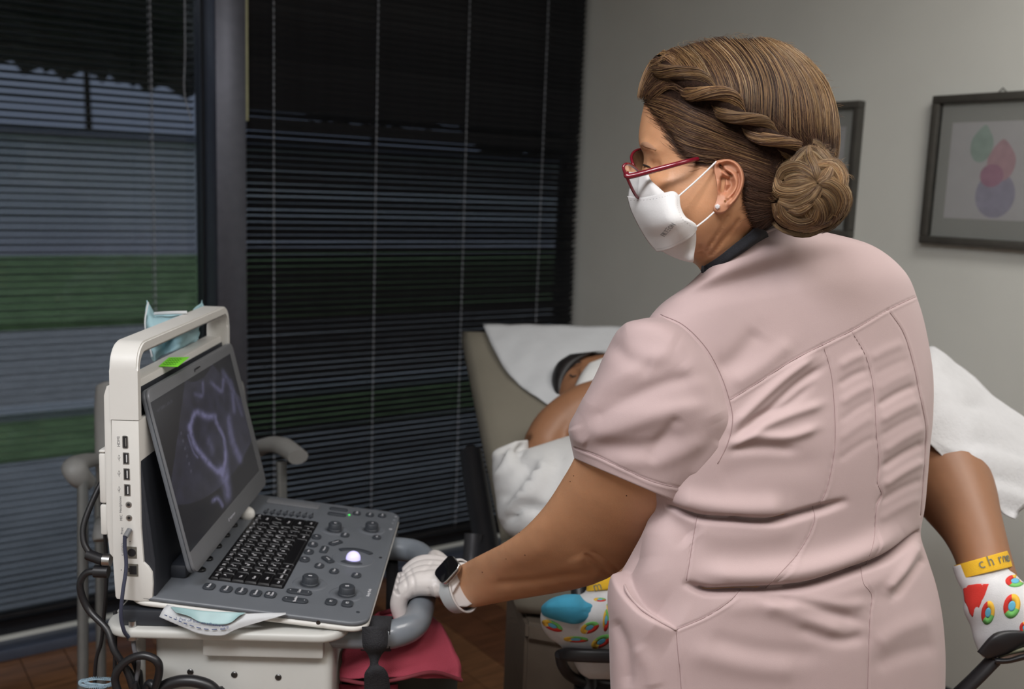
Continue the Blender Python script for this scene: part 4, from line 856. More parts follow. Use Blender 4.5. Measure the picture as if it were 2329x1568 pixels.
skin_str = [([z2(1190, 870), z2(1080, 1050), z2(960, 1240)], 3.2, -2.6), ([z2(1290, 930), z2(1150, 1110), z2(1000, 1290)], 3.2, -2.4), ([z2(905, 1200), z2(905, 1330)], 3, -2.5), ([z2(1150, 960), z2(1020, 1150)], 6, 1.5),
            ([(1470, 372), (1484, 376), (1500, 378)], 11, -6), ([(1458, 322), (1475, 332), (1500, 345)], 10, 3), ([(1480, 400), (1500, 412), (1530, 415)], 16, 3.0), ([(1483, 396), (1494, 402)], 4, -1.2),
            ([(1395, 1318), (1365, 1290), (1335, 1262)], 3.2, -2.2), ([(1405, 1300), (1380, 1275), (1350, 1255)], 3, -1.8), ([(1392, 1300), (1362, 1275)], 5, .5), ([(1310, 1262), (1330, 1300), (1360, 1322)], 22, 3),
            ([(1345, 1300), (1230, 1320), (1120, 1330)], 10, -2.2), ([(1250, 1240), (1180, 1270), (1120, 1290)], 26, 2.5)]
relief(bd, skin_str); BB = bvh_of(bd)
# moles, eyelid and brow
for x, y, r in ((1182, 1212, .0008), (1194, 1263, .001), (1097, 1302, .001), (1151, 1272, .0007), (1305, 1083, .0008), (1297, 1096, .0008), (1425, 1128, .0008)):
    p = hit(BB, x, y, .0); g_ = bmesh.new(); bmesh.ops.create_uvsphere(g_, u_segments=8, v_segments=5, radius=r, matrix=Matrix.Translation(Vector(p))); frombm('mole', g_, mat('mole brown', (.08, .03, .015), .6), nur, world=True)
tube('eyelash', [hit(BB, x, y, .001) for x, y in ((1461, 377), (1466, 376), (1473, 379), (1481, 383))], [.0004, .0009, .0011, .0003], mat('black hair'), nur, 6, n=14, world=True)
tube('eyebrow', [hit(BB, x, y, .0006) for x, y in ((1458, 330), (1466, 328), (1478, 332), (1492, 340))], [.0010, .0026, .0024, .0008], mat('brown brow', (.34, .18, .105), .8), nur, 8, n=14, world=True, flat=.22, up=tuple(CAM-P(1475, 332, 1.1)))
# ---- ear
def ear():
    out_ = [z2(*p) for p in ((1040, 312), (1110, 286), (1200, 284), (1280, 322), (1335, 400), (1352, 500), (1332, 600), (1285, 695), (1225, 770), (1160, 838), (1100, 864), (1048, 850), (1022, 812), (1050, 740), (1065, 660), (1060, 560), (1045, 470), (1030, 390))]
    o_ = catc(out_, 120); c_ = np.array(z2(1170, 540)); R__ = 46; V = []; Fc = []
    st = [([z2(*p) for p in ((1075, 335), (1130, 306), (1200, 304), (1265, 340), (1312, 410), (1328, 500), (1308, 600), (1262, 690), (1200, 760))], 5.5, 6.0), ([z2(*p) for p in ((1150, 400), (1225, 440), (1262, 520), (1240, 620), (1180, 690))], 5.5, 3.6),
          ([z2(*p) for p in ((1090, 345), (1130, 395), (1190, 440), (1215, 465))], 3.2, -7.5), ([z2(*p) for p in ((1128, 500), (1125, 560), (1110, 620))], 5, -12), ([z2(*p) for p in ((1190, 500), (1215, 560), (1170, 620))], 8, -6),
          ([z2(*p) for p in ((1070, 540), (1075, 600), (1085, 630))], 4.5, 3.5), ([z2(*p) for p in ((1130, 430), (1180, 470))], 4, 2.5), ([z2(*p) for p in ((1090, 800), (1120, 760))], 12, 2.5), ([z2(*p) for p in ((1285, 430), (1300, 510), (1280, 600), (1220, 690))], 2.6, -2.8)]
    PX = []
    for k in range(R__+1):
        f = k/R__
        for p in o_: PX.append(c_*(1-f)+p*f)
    PX = np.array(PX); h = np.full(len(PX), 3.0)
    for pts, wd, am in st:
        p = cat(pts, 30); best = np.full(len(PX), 1e9)
        for a, b_ in zip(p[:-1], p[1:]):
            ab = b_-a; t = np.clip(((PX-a) @ ab)/(ab@ab+1e-9), 0, 1); best = np.minimum(best, ((PX-a-t[:, None]*ab)**2).sum(1))
        h += am*np.exp(-best/(wd*wd))
    n_ = len(o_); base = 1.0775; nf = [0]*len(PX)
    for i, p in enumerate(PX):
        k = i//n_; f = k/R__; side = (p[0]-1640)/60; hh = h[i]+3.5*max(0, side)
        edge = max(0, (f-.93)/.07); V.append(P(p[0], p[1], base-.001*hh*(1-edge**2)))
    for s in (.004, .016):
        for p in o_: q_ = c_+(p-c_)*(1.0 if s < .01 else .9); V.append(P(q_[0], q_[1], base+s))
    for k in range(R__+2):
        for j in range(n_):
            a = k*n_+j; b_ = k*n_+(j+1) % n_; Fc.append((a, b_, b_+n_, a+n_))
    return V, Fc
V, Fc = ear(); ear_o = mesh('ear', V, Fc, mat('ear skin', (.47, .215, .125), .5, noise=.06, nscale=60, sss=.15), nur, world=True)
eb = bvh_of(ear_o)
def gem(x, y, r, m):
    p = hit(eb, x, y, r*.4, 1.07); b_ = bmesh.new(); bmesh.ops.create_icosphere(b_, subdivisions=1, radius=r, matrix=Matrix.Translation(Vector(p))); o = frombm('earring', b_, m, nur, smooth=False, world=True); return o
gem(1632, 471, .0031, mat('clear gem', (.85, .85, .88), .08, .3, coat=1)); gem(1649, 458, .0014, mat('gold', (.8, .55, .3), .25, 1))
# ---- scrub top
def z7(x, y): return 1280+x/1.69, 640+y/1.69
sc = lambda L_: [z7(*p) for p in L_]
top = empty('dummy', (0, 0, 0)); bpy.data.objects.remove(top)
V, Fc = pairloft(tor_sec, 400, 500, .92)
scrub = mesh('scrub_top', V, Fc, M_scrub, nur, world=True)
_b = bmesh.new(); _b.from_mesh(scrub.data); bmesh.ops.recalc_face_normals(_b, faces=_b.faces); _b.to_mesh(scrub.data); _b.free()
seams = [sc([(645, 455), (750, 390), (900, 295), (1110, 190), (1250, 110), (1355, 60)]), sc([(998, 240), (1030, 350), (1045, 500), (1045, 640), (1020, 780), (990, 855)]), sc([(960, 865), (965, 930), (900, 1050), (780, 1180)]),
         sc([(1108, 190), (1165, 290), (1195, 420), (1205, 580), (1215, 700), (1208, 770), (1225, 820), (1205, 870), (1195, 1000), (1165, 1090)]), sc([(1145, 1100), (1155, 1160), (1187, 1210), (1180, 1300), (1172, 1568), (1170, 1800)]),
         sc([(1250, 110), (1310, 200), (1350, 330), (1370, 430), (1395, 560), (1390, 700), (1375, 900)]), sc([(517, 900), (500, 1000), (475, 1150)]), sc([(435, 1345), (445, 1450), (455, 1568), (460, 1800)]), sc([(435, 1340), (550, 1290), (640, 1230), (685, 1185)])]
rg0 = np.random.default_rng(5)
folds = [(sc([(400, 865), (520, 905), (650, 915), (800, 920), (960, 885), (1080, 850)]), 9, -9), (sc([(430, 830), (560, 860), (700, 872), (850, 868)]), 26, 7), (sc([(500, 960), (700, 975), (900, 950)]), 30, 4),
         (sc([(480, 1165), (560, 1190), (680, 1186), (800, 1182), (950, 1165), (1100, 1115), (1250, 1058), (1370, 965)]), 9, -11), (sc([(520, 1120), (700, 1130), (900, 1115), (1100, 1060), (1300, 960)]), 26, 8), (sc([(560, 1250), (800, 1240), (1000, 1215), (1200, 1150), (1350, 1070)]), 26, 6),
         (sc([(640, 640), (720, 600), (860, 598), (980, 560)]), 12, 7), (sc([(630, 650), (760, 640), (900, 650)]), 12, -5), (sc([(650, 560), (740, 470), (850, 370), (960, 290)]), 11, 7), (sc([(660, 600), (780, 510), (900, 400), (1000, 330)]), 9, -6), (sc([(690, 600), (830, 530), (1000, 470)]), 12, 6),
         (sc([(700, 560), (760, 520), (860, 480), (960, 400)]), 9, -4), (sc([(600, 340), (680, 290), (760, 190)]), 24, -5), (sc([(650, 400), (760, 330), (880, 230)]), 20, 4), (sc([(600, 760), (750, 720), (1000, 700)]), 30, -3)]
for a, b_, am in (((1060, 330), (1160, 280), 4), ((1060, 400), (1175, 340), -4), ((1065, 470), (1190, 400), 5), ((1065, 540), (1195, 455), -4), ((1062, 610), (1195, 520), 5), ((1060, 690), (1200, 600), -3), ((1180, 300), (1310, 240), 4), ((1200, 360), (1330, 300), -4), ((1205, 420), (1345, 350), 5), ((1210, 480), (1360, 400), -5), ((1215, 540), (1370, 460), 5), ((1220, 600), (1385, 510), -5), ((1225, 660), (1395, 560), 6), ((1225, 720), (1395, 620), -6), ((1225, 790), (1390, 690), 6), ((1215, 850), (1390, 760), -4), ((1210, 920), (1380, 830), 4)):
    folds.append((sc([a, ((a[0]+b_[0])/2, (a[1]+b_[1])/2-6), b_]), 11 if am > 0 else 9, am*rg0.uniform(.25, .75)))
folds += [(sc([(750, 1205), (950, 1245), (1150, 1310)]), 12, -6), (sc([(760, 1240), (900, 1290), (1080, 1350)]), 18, 6), (sc([(850, 1230), (1000, 1250), (1170, 1240)]), 16, 5), (sc([(900, 1330), (1050, 1380), (1160, 1370)]), 14, -5), (sc([(1240, 1190), (1300, 1110), (1370, 1010)]), 12, 7), (sc([(1270, 1220), (1340, 1130), (1390, 1060)]), 10, -6),
          (sc([(480, 1420), (700, 1480), (900, 1500)]), 26, 4), (sc([(560, 1370), (760, 1420), (1000, 1440)]), 22, -3), (sc([(1200, 1400), (1300, 1340), (1420, 1300)]), 22, 4), (sc([(1200, 1480), (1320, 1430), (1440, 1400)]), 20, -3), (sc([(280, 1400), (330, 1480), (350, 1568)]), 20, 4), (sc([(200, 1300), (240, 1400), (250, 1568)]), 16, -5),
          (sc([(330, 880), (420, 920), (500, 1000)]), 26, -8)]
folds = [(a, b_, c*(1.3 if i_ in (0, 1, 3, 4) else 1.0 if i_ >= len(folds)-2 else .72)) for i_, (a, b_, c) in enumerate(folds)]
relief(scrub, folds+[(sc([(240, 960), (232, 1050), (230, 1150), (290, 1250), (360, 1300), (440, 1344)]), 3, 11, 60)]+[(sc([(395, 868), (520, 905), (560, 912)]), 3.5, -5), (sc([(560, 912), (650, 915), (690, 910)]), 3, -3), (sc([(660, 910), (720, 922), (800, 922), (880, 905)]), 3, -5), (sc([(540, 1178), (580, 1192), (680, 1186), (800, 1182)]), 3, -5), (sc([(880, 1176), (960, 1163), (1080, 1122), (1150, 1100)]), 3.2, -5), (sc([(1130, 1105), (1250, 1058), (1370, 965)]), 3, -4)]+[(s, 2.0, -1.5) for s in seams]+[([(x+4, y+3) for x, y in s], 3.5, .7) for s in seams])
SB = bvh_of(scrub)
for s in seams: tube('seam', [hit(SB, x, y, .0001) for x, y in cat(s, 46) if y < 1790], .00042, M_thread, scrub, 5, world=True, auto=None)
tube('pocket_edge', [hit(SB, *z7(x, y), .0012) for x, y in ((232, 1052), (226, 1110), (238, 1180), (285, 1248), (355, 1300), (434, 1342))], .0017, M_scrub, scrub, 8, n=50, world=True, auto=None)
# sleeve, hollow at the hem
sl_sec = [(1462, 726, 1510, 722, 1.13, 1.13, .012, .02), (1428, 735, 1556, 742, 1.135, 1.14, .045, .04), (1402, 756, 1592, 775, 1.14, 1.145, .062, .055), (1378, 800, 1626, 822, 1.145, 1.15, .074, .065), (1356, 850, 1647, 868, 1.15, 1.155, .080, .07), (1334, 896, 1661, 915, 1.155, 1.16, .083, .075),
          (1312, 935, 1668, 960, 1.16, 1.16, .085, .078), (1295, 970, 1655, 1010, 1.17, 1.165, .085, .078), (1298, 1003, 1626, 1068, 1.18, 1.17, .083, .078), (1306, 1042, 1558, 1150, 1.19, 1.175, .080, .078)]
V, Fc = pairloft(sl_sec, 200, 260, .9, caps=False); ns = 260; V = [np.array(v) for v in V]
last = V[-ns:]; cen = sum(last)/ns; ctop = sum(V[-ns*12:-ns*11])/ns
def addring(k, t):
    o = len(V); V.extend([cen+(v-cen)*k+(ctop-cen)*t for v in last]); return o
r0 = len(V)-ns
for k, t in ((.985, -.03), (.95, .0), (.93, .5), (.90, 2.2)):
    r1 = addring(k, t); Fc += [(r0+j, r0+(j+1) % ns, r1+(j+1) % ns, r1+j) for j in range(ns)]; r0 = r1
Fc.append(tuple(range(ns))[::-1])
slv = mesh('sleeve', V, Fc, M_scrub, scrub, world=True)
_b = bmesh.new(); _b.from_mesh(slv.data); bmesh.ops.recalc_face_normals(_b, faces=_b.faces); _b.to_mesh(slv.data); _b.free()
hem = sc([(46, 640), (130, 672), (250, 728), (350, 772), (480, 800), (510, 795)])
slr = [(sc([(60, 510), (170, 400), (300, 320), (430, 260)]), 22, 6), (sc([(90, 540), (220, 470), (380, 400), (520, 360)]), 20, -7), (sc([(80, 600), (230, 560), (400, 500), (560, 470)]), 22, 6), (sc([(130, 640), (300, 640), (470, 590)]), 20, -5), (sc([(200, 690), (380, 690), (560, 600)]), 20, 4),
             (sc([(180, 230), (250, 300), (350, 330)]), 20, -6), (sc([(220, 180), (330, 180), (440, 240)]), 22, 5), (sc([(40, 560), (60, 600), (100, 620)]), 14, 6), (sc([(450, 320), (540, 420), (600, 540)]), 24, 4), (sc([(330, 700), (390, 600), (450, 520)]), 16, -4), (sc([(500, 760), (560, 690), (610, 620)]), 14, 5), ]
relief(slv, [(a, b_, c*.62) for a, b_, c in slr]+[(hem, 2.2, -1.4), ([(x, y+5) for x, y in hem], 4, .8)])
SLB = bvh_of(slv)
def nearer(x, y):
    a, b_ = hit(SB, x, y, .0002, 1.15), hit(SLB, x, y, .0002, 1.15); return a if np.linalg.norm(a-CAM) < np.linalg.norm(b_-CAM) else b_
tube('armhole_seam', [nearer(x, y) for x, y in cat([(1503, 716), (1556, 741), (1606, 792), (1640, 855), (1660, 915), (1666, 958), (1655, 1008), (1632, 1055)], 60)], .0005, M_thread, scrub, 5, world=True, auto=None)
tube('hem_stitch', [hit(SLB, x, y, .0001, 1.15) for x, y in cat(hem, 60)], .0004, M_thread, slv, 5, world=True, auto=None)
# second sleeve on the far shoulder, with that arm resting forward (hardly seen)
S2, E2, H2 = P(1975, 720, 1.50), P(1900, 1010, 1.56), P(1700, 1110, 1.60)
q = cat([[*S2, .075], [*(S2*.5+E2*.5), .088], [*(S2*.25+E2*.75), .085]], 24); V, Fc = tubegeo(q[:, :3], q[:, 3], 28); mesh('sleeve', V, Fc, M_scrub, scrub, world=True)
# black undershirt collar and button
BH = bvh_of(bd)
def onb(x, y, l): return hit(BH, x, y, l, 1.15)
sheet('undershirt_collar', [[onb(1603, 601, .003), onb(1633, 580, .003), onb(1659, 559, .003), onb(1694, 530, .003), onb(1718, 508, .003)],
                            [onb(1602, 608, .006), onb(1638, 588, .008), onb(1672, 562, .009), onb(1706, 536, .009), onb(1732, 516, .007)],
                            [hit(SB, 1608, 618, -.003), hit(SB, 1645, 596, -.003), hit(SB, 1690, 572, -.003), hit(SB, 1722, 550, -.003), hit(SB, 1750, 535, -.003)]], mat('black knit', (.010, .011, .016), .9, noise=.2, nscale=200, bump=.5, bscale=900), nur, 30, 14, .0015)
tube('collar_binding', [hit(SB, x, y, .001, 1.17) for x, y in ((1604, 614), (1640, 590), (1680, 563), (1718, 540), (1765, 520))], .0022, M_scrub, scrub, 8, n=30, world=True, auto=None)
lathe('button', [(.0042, -.001), (.0042, .001), (.003, .0016), (.0001, .0014)], mat('black knit'), nur, 16, NL @ Matrix.Translation(Vector(P(1598, 613, 1.135))) @ Matrix.Rotation(R_(90), 4, 'X') @ Matrix.Rotation(R_(35), 4, 'Y'))
# trousers and shoes (below the frame)
for s, an in zip((1, -1), feet):
    h_ = hipc+lef*s*.085; h_[2] = .78; kn = hipc+lef*s*.10+fac*.02; kn[2] = .46
    q = cat([[*h_, .125], [*(h_*.5+kn*.5), .108], [*kn, .082], [kn[0]*.5+an[0]*.5, kn[1]*.5+an[1]*.5, .27, .078], [an[0], an[1], .07, .075]], 24)
    V, Fc = tubegeo(q[:, :3], q[:, 3], 24); mesh('trouser_leg', V, Fc, M_scrub, nur, world=True)
    q = cat([[*(an-fac*.05-[0, 0, .045]), .036], [*(an+fac*.02-[0, 0, .04]), .042], [*(an+fac*.10-[0, 0, .048]), .04], [*(an+fac*.16-[0, 0, .055]), .03]], 16)
    V, Fc = tubegeo(q[:, :3], q[:, 3], 18); V = [(v[0], v[1], max(v[2], .004)) for v in V]; mesh('shoe', V, Fc, mat('white shoe leather', (.6, .6, .6), .5), nur, world=True)
# ---- gloved hand on the handle
M_glove = mat('white nitrile glove', (.62, .58, .56), .42, noise=.03, nscale=30, bump=.25, bscale=90)
W0 = P(1040, 1330, 1.525); TC = lambda u: LW(u, .354, zt)
parts = []
def chain(ps, rs, n=18): q = cat([[*p, r] for p, r in zip(ps, rs)], n); return tubegeo(q[:, :3], q[:, 3], 14)
def polar(u, a, r): return TC(u)+DV*(r*math.cos(R_(a)))+DZ*(r*math.sin(R_(a)))
for k, (u, du, L_) in enumerate(((.137, .010, .92), (.160, .004, 1.0), (.1835, .0, 1.02), (.2075, -.004, .97))):
    wk = W0+DU*(.016*(k-1.5))
    parts.append(chain([wk, wk*.55+polar(u, 75, .040)*.45+DZ*.006, polar(u, 95, .040), polar(u, 140, .038)], [.020, .0205, .0185, .0140]))
    e = L_; parts.append(chain([polar(u, 140, .038), polar(u, 172, .034), polar(u, 172+48*e, .0315), polar(u, 172+88*e, .031), polar(u, 172+118*e, .031)], [.0142, .0134, .0124, .0110, .0095]))
parts.append(chain([W0+DU*.02, W0*.6+polar(.235, 40, .042)*.4, polar(.25, 55, .040), polar(.275, 70, .034), P(984, 1276, 1.60), P(985, 1268, 1.605)], [.016, .0165, .0135, .0110, .0105, .0085]))
parts.append(chain([P(1054, 1330, 1.50), P(1045, 1331, 1.512), W0, W0*.7+polar(.175, 80, .035)*.3], [.0335, .0335, .032, .026]))
V, Fc = join(parts); gl = mesh('glove', V, Fc, M_glove, None); remesh(gl, .0016, 14); gl.data.transform(NL); gl.parent = nur
relief(gl, [([(1000, 1330), (1010, 1355), (1035, 1378)], 3, -1.5), ([(985, 1335), (995, 1365), (1020, 1385)], 3, 1.3), ([(975, 1340), (985, 1370), (1005, 1388)], 3, -1.3), ([(915, 1300), (925, 1330), (920, 1360)], 4, -1.4), ([(930, 1290), (942, 1325), (938, 1370)], 4, -1.2), ([(985, 1275), (975, 1290), (960, 1300)], 4, -1.0), ([(1000, 1300), (990, 1330)], 5, -1)])
# glove cuff rolled edge and the watch
wc_ = P(1042, 1333, 1.515); tow = (CAM-wc_)/np.linalg.norm(CAM-wc_)
re2 = CU*.95-CR*.32; re2 /= np.linalg.norm(re2); re1 = tow*.80-CR*.60; re1 -= re2*(re1@re2); re1 /= np.linalg.norm(re1); rn = np.cross(re1, re2); rn /= np.linalg.norm(rn)
def wring(c, a, b_, n=48): return [c+re1*(a*math.cos(t))+re2*(b_*math.sin(t)) for t in np.linspace(0, 2*math.pi, n, endpoint=False)]
sg = 1 if rn@CR > 0 else -1
tube('glove_cuff', wring(wc_+rn*sg*.011-re2*.002, .035, .0395), .0017, M_glove, nur, 8, closed=True, world=True)
def band(name, c, a, b_, wd, th, m, n=72):
    V = []; Fc = []
    for t in np.linspace(0, 2*math.pi, n):
        d_ = re1*math.cos(t)+re2*math.sin(t); p = c+re1*(a*math.cos(t))+re2*(b_*math.sin(t))
        for s, r in ((-1, 0), (-1, th), (-.8, th*1.15), (.8, th*1.15), (1, th), (1, 0)): V.append(p+rn*(s*wd/2)+d_*r)
    k = 6; Fc = [(i*k+j, i*k+(j+1) % k, (i+1)*k+(j+1) % k, (i+1)*k+j) for i in range(n-1) for j in range(k)]
    return mesh(name, V, Fc, m, nur, world=True, auto=40)
M_band = mat('pale grey watch band', (.42, .44, .45), .5, noise=.03)
band('watch_band', wc_, .0355, .0385, .019, .0018, M_band)
wp = P(1017, 1296, 1.482); tow = (CAM-wp)/np.linalg.norm(CAM-wp)
dn = tow*.62-CR*.58+CU*.42; dn /= np.linalg.norm(dn); tn = CR*.60+CU*.80; tn -= dn*(tn@dn); tn /= np.linalg.norm(tn); ax2 = np.cross(tn, dn)
WM = NL @ frame(wp-dn*.007, ax2, tn, dn)
wcase = prism('watch_case', rrect(-.0165, .0165, -.0195, .0195, .0085, 6), 0, .0085, mat('silver aluminium', (.62, .62, .62), .25, 1), nur, .0025, 3, WM)
prism('watch_screen', rrect(-.0158, .0158, -.0188, .0188, .008, 6), .0084, .0094, mat('black watch glass', (.004, .004, .005), .12, spec=.3), nur, .0006, 2, WM)
# ---- hair: a cap grown from the skull, then strands
facepoly = np.array([z5(*p) for p in ((-400, 300), (150, 440), (180, 470), (230, 530), (300, 590), (350, 680), (400, 760), (440, 810), (530, 835), (600, 828), (640, 812), (720, 818), (775, 880), (790, 960), (780, 1050), (800, 1130), (830, 1210), (850, 1260), (900, 1290), (1000, 1290), (1000, 2200), (-400, 2200))])
def inpoly(x, y, pl):
    r = False; j = len(pl)-1
    for i in range(len(pl)):
        if (pl[i][1] > y) != (pl[j][1] > y) and x < (pl[j][0]-pl[i][0])*(y-pl[i][1])/(pl[j][1]-pl[i][1])+pl[i][0]: r = not r
        j = i
    return r
def pdist(X, Y, pl):
    b_ = np.full(X.shape, 1e9)
    for i in range(len(pl)):
        a = pl[i]; ab = pl[(i+1) % len(pl)]-a; t = np.clip(((X-a[0])*ab[0]+(Y-a[1])*ab[1])/(ab@ab+1e-9), 0, 1); b_ = np.minimum(b_, np.hypot(X-a[0]-t*ab[0], Y-a[1]-t*ab[1]))
    return b_
Vc = np.array(Vh); q = Vc-CAM; dd = q @ CF; X = IW/2+FPX*(q @ CR)/dd; Y = IH/2-FPX*(q @ CU)/dd
ins = np.array([inpoly(x, y, facepoly) for x, y in zip(X, Y)]); dist = pdist(X, Y, facepoly)
tmp = bpy.data.meshes.new('t'); tmp.from_pydata([tuple(v) for v in Vc], [], Fh); tmp.update(); nn = np.empty(len(Vc)*3); tmp.vertices.foreach_get('normal', nn); nn = nn.reshape(-1, 3); bpy.data.meshes.remove(tmp)
cc = P(1670, 300, HD)
if (nn*(Vc-cc)).sum() < 0: nn = -nn
hh = np.where(ins, -.003, -.0005+.0088*np.clip(dist/70, 0, 1)**.6)
Vc = Vc+nn*hh[:, None]; keep = [f for f in Fh if len(f) == 4 and not all(ins[list(f)])]+[Fh[-2]]
M_hair = mat('hair strands', (.1, .06, .03), .42, attr='hairc', noise=.15, nscale=50, spec=.3)
M_hcap = mat('hair underlayer', (.022, .011, .007), .8, spec=.1, noise=.5, nscale=300, bump=.6, bscale=700)
cap = mesh('hair', Vc, keep, M_hcap, nur, world=True); HB = bvh_of(cap)
PAL = {'dark': (.042, .020, .012), 'mid': (.075, .036, .022), 'brown': (.125, .066, .038), 'gold': (.29, .17, .075), 'ash': (.24, .155, .085), 'pale': (.42, .30, .17)}
rg = np.random.default_rng(12)
def pick(ws, n):
    k = list(ws); p = np.array([ws[i] for i in k], float); p /= p.sum(); c = np.array([PAL[k[i]] for i in rg.choice(len(k), n, p=p)]); return c*rg.uniform(.75, 1.25, (n, 1))
class Strands:
    def __init__(s): s.p = []; s.r = []; s.c = []
    def add(s, pts, rad, col): s.p.append(pts); s.r.append(rad); s.c.append(col)
    def build(s, name, parent, K=14):
        A = np.array(s.p); S = len(A); R2 = np.array(s.r)[:, None]*(np.array([.6]+[1]*(K-4)+[.85, .6, .25])[None]); T = np.gradient(A, axis=1); T /= np.linalg.norm(T, axis=2)[..., None]+1e-12
        vd = CAM-A; vd -= T*(vd*T).sum(2)[..., None]; vd /= np.linalg.norm(vd, axis=2)[..., None]+1e-12; bi = np.cross(T, vd)
        rings = [A+(vd*math.cos(t)+bi*math.sin(t))*R2[..., None] for t in (0, 2.09, 4.19)]; Vv = np.stack(rings, 2).reshape(-1, 3)
        i0 = (np.arange(S)[:, None]*K+np.arange(K-1)[None]).ravel()*3; Fq = np.concatenate([np.stack([i0+j, i0+(j+1) % 3, i0+3+(j+1) % 3, i0+3+j], 1) for j in range(3)])
        me = bpy.data.meshes.new(name); me.vertices.add(len(Vv)); me.loops.add(len(Fq)*4); me.polygons.add(len(Fq))
        Vl = Vv @ np.array(W2L(parent))[:3, :3].T+np.array(W2L(parent))[:3, 3]
        me.vertices.foreach_set('co', Vl.ravel()); me.loops.foreach_set('vertex_index', Fq.ravel().astype(np.int32)); me.polygons.foreach_set('loop_start', (np.arange(len(Fq))*4).astype(np.int32)); me.polygons.foreach_set('loop_total', np.full(len(Fq), 4, np.int32)); me.update(calc_edges=True)
        ca = me.color_attributes.new('hairc', 'FLOAT_COLOR', 'POINT'); cv = np.ones((S, K*3, 4)); cv[..., :3] = np.array(s.c)[:, None, :]; ca.data.foreach_set('color', cv.ravel().astype(np.float32))
        me.polygons.foreach_set('use_smooth', [True]*len(Fq)); me.materials.append(M_hair); o = bpy.data.objects.new(name, me); o['kind'] = 'stuff'; return link(o, parent)
K_ = 14
def family(st, guides, n, ws, rad=.0002, jit=5, lift=(.0005, .004), trim=.12, s_rng=(0, 1), bvh=None, clump=0, fb=1.13):
    G = np.array([cat([z5(*p) for p in g_], K_) for g_ in guides]); m = len(G); cols = pick(ws, n); cn = rg.normal(size=(40, 2))
    for i in range(n):
        s = rg.uniform(*s_rng)*(m-1); k = min(int(s), m-2); f = s-k; pl = G[k]*(1-f)+G[k+1]*f
        if clump:
            ci = int(s*clump) % 40; pl = pl+(cn[ci]*3)[None]*np.linspace(.2, 1, K_)[:, None]; cols[i] *= .85+.3*((ci*7919) % 10)/10
        pl = pl+rg.normal(0, jit, 2)[None]*.5+rg.normal(0, jit*1.1, 2)[None]*np.linspace(-1, 1, K_)[:, None]*.6+np.cumsum(rg.normal(0, jit*.12, (K_, 2)), 0)
        a, b_ = rg.uniform(0, trim), 1-rg.uniform(0, trim); tt = np.linspace(a, b_, K_)*(K_-1); i0 = np.minimum(tt.astype(int), K_-2); fr_ = (tt-i0)[:, None]; pl = pl[i0]*(1-fr_)+pl[i0+1]*fr_
        lf = rg.uniform(*lift); st.add([hit(bvh or HB, p[0], p[1], lf, fb) for p in pl], rad*rg.uniform(.7, 1.3), cols[i])
st = Strands()
crown = [[(330, 170), (380, 210), (420, 260), (430, 320)], [(420, 140), (500, 210), (560, 300), (600, 400)], [(520, 110), (620, 200), (690, 320), (730, 460)], [(640, 85), (760, 200), (840, 350), (850, 560)], [(760, 75), (890, 220), (950, 400), (940, 640)],
         [(850, 75), (1000, 230), (1080, 420), (1100, 720)], [(900, 78), (1080, 230), (1190, 430), (1230, 700)], [(960, 95), (1170, 260), (1280, 460), (1300, 720)], [(1010, 110), (1240, 310), (1340, 500), (1350, 760)], [(1050, 130), (1270, 330), (1375, 540), (1360, 860)]]
family(st, crown, 822, dict(mid=3, brown=5, gold=1.5, dark=1), s_rng=(0, .33), clump=9, jit=9)
family(st, crown, 1096, dict(dark=4, mid=5, brown=2, gold=.25), s_rng=(.28, .66), clump=9, jit=9)
family(st, crown, 1096, dict(dark=1, mid=4, brown=5, gold=1.2), s_rng=(.6, 1), clump=9, jit=9)
family(st, crown, 587, dict(brown=3, gold=2.5, ash=1, mid=2), s_rng=(.68, 1), clump=11, jit=6, lift=(.002, .005))
family(st, crown, 253, dict(gold=3, pale=.6), clump=5, jit=3, lift=(.003, .006))
side = [[(165, 425), (330, 440), (480, 520), (640, 600)], [(190, 470), (330, 520), (520, 600), (760, 690)], [(235, 530), (380, 600), (600, 690), (900, 800)], [(300, 590), (430, 680), (660, 750), (960, 860)], [(350, 680), (480, 740), (700, 790), (960, 890)], [(410, 760), (540, 795), (720, 815), (960, 910)], [(470, 820), (600, 822), (760, 850), (970, 930)], [(740, 830), (800, 900), (880, 950), (1000, 980)], [(790, 950), (840, 990), (910, 1010), (1010, 1030)], [(785, 1060), (840, 1080), (910, 1090), (1010, 1080)], [(820, 1180), (870, 1170), (930, 1150), (1010, 1130)], [(860, 1260), (900, 1230), (950, 1190), (1010, 1160)]]
family(st, side, 2755, dict(dark=4, mid=4, brown=1.2), jit=6, lift=(.0003, .003))
family(st, side, 174, dict(brown=2, gold=1), jit=6, lift=(.002, .004), s_rng=(0, .6))
mid_ = [[(900, 640), (980, 660), (1050, 700), (1100, 760)], [(950, 560), (1020, 640), (1080, 700), (1150, 760)], [(1050, 420), (1110, 560), (1150, 660), (1200, 740)], [(1180, 450), (1230, 600), (1250, 700), (1240, 780)], [(1300, 500), (1330, 650), (1330, 760), (1300, 850)]]
family(st, mid_, 507, dict(dark=3, mid=3, brown=1), jit=6, lift=(.001, .004))
roll = [[(160, 440), (160, 330), (190, 240), (250, 190), (330, 200), (390, 280)], [(175, 440), (190, 350), (225, 280), (280, 250), (340, 260), (390, 300)], [(200, 430), (240, 370), (280, 330), (320, 310), (360, 310), (410, 340)], [(240, 440), (290, 400), (330, 380), (380, 380), (430, 400), (470, 420)]]
family(st, roll, 754, dict(mid=3, brown=3, gold=2, dark=1), jit=5, lift=(.002, .007), trim=.05, clump=5)
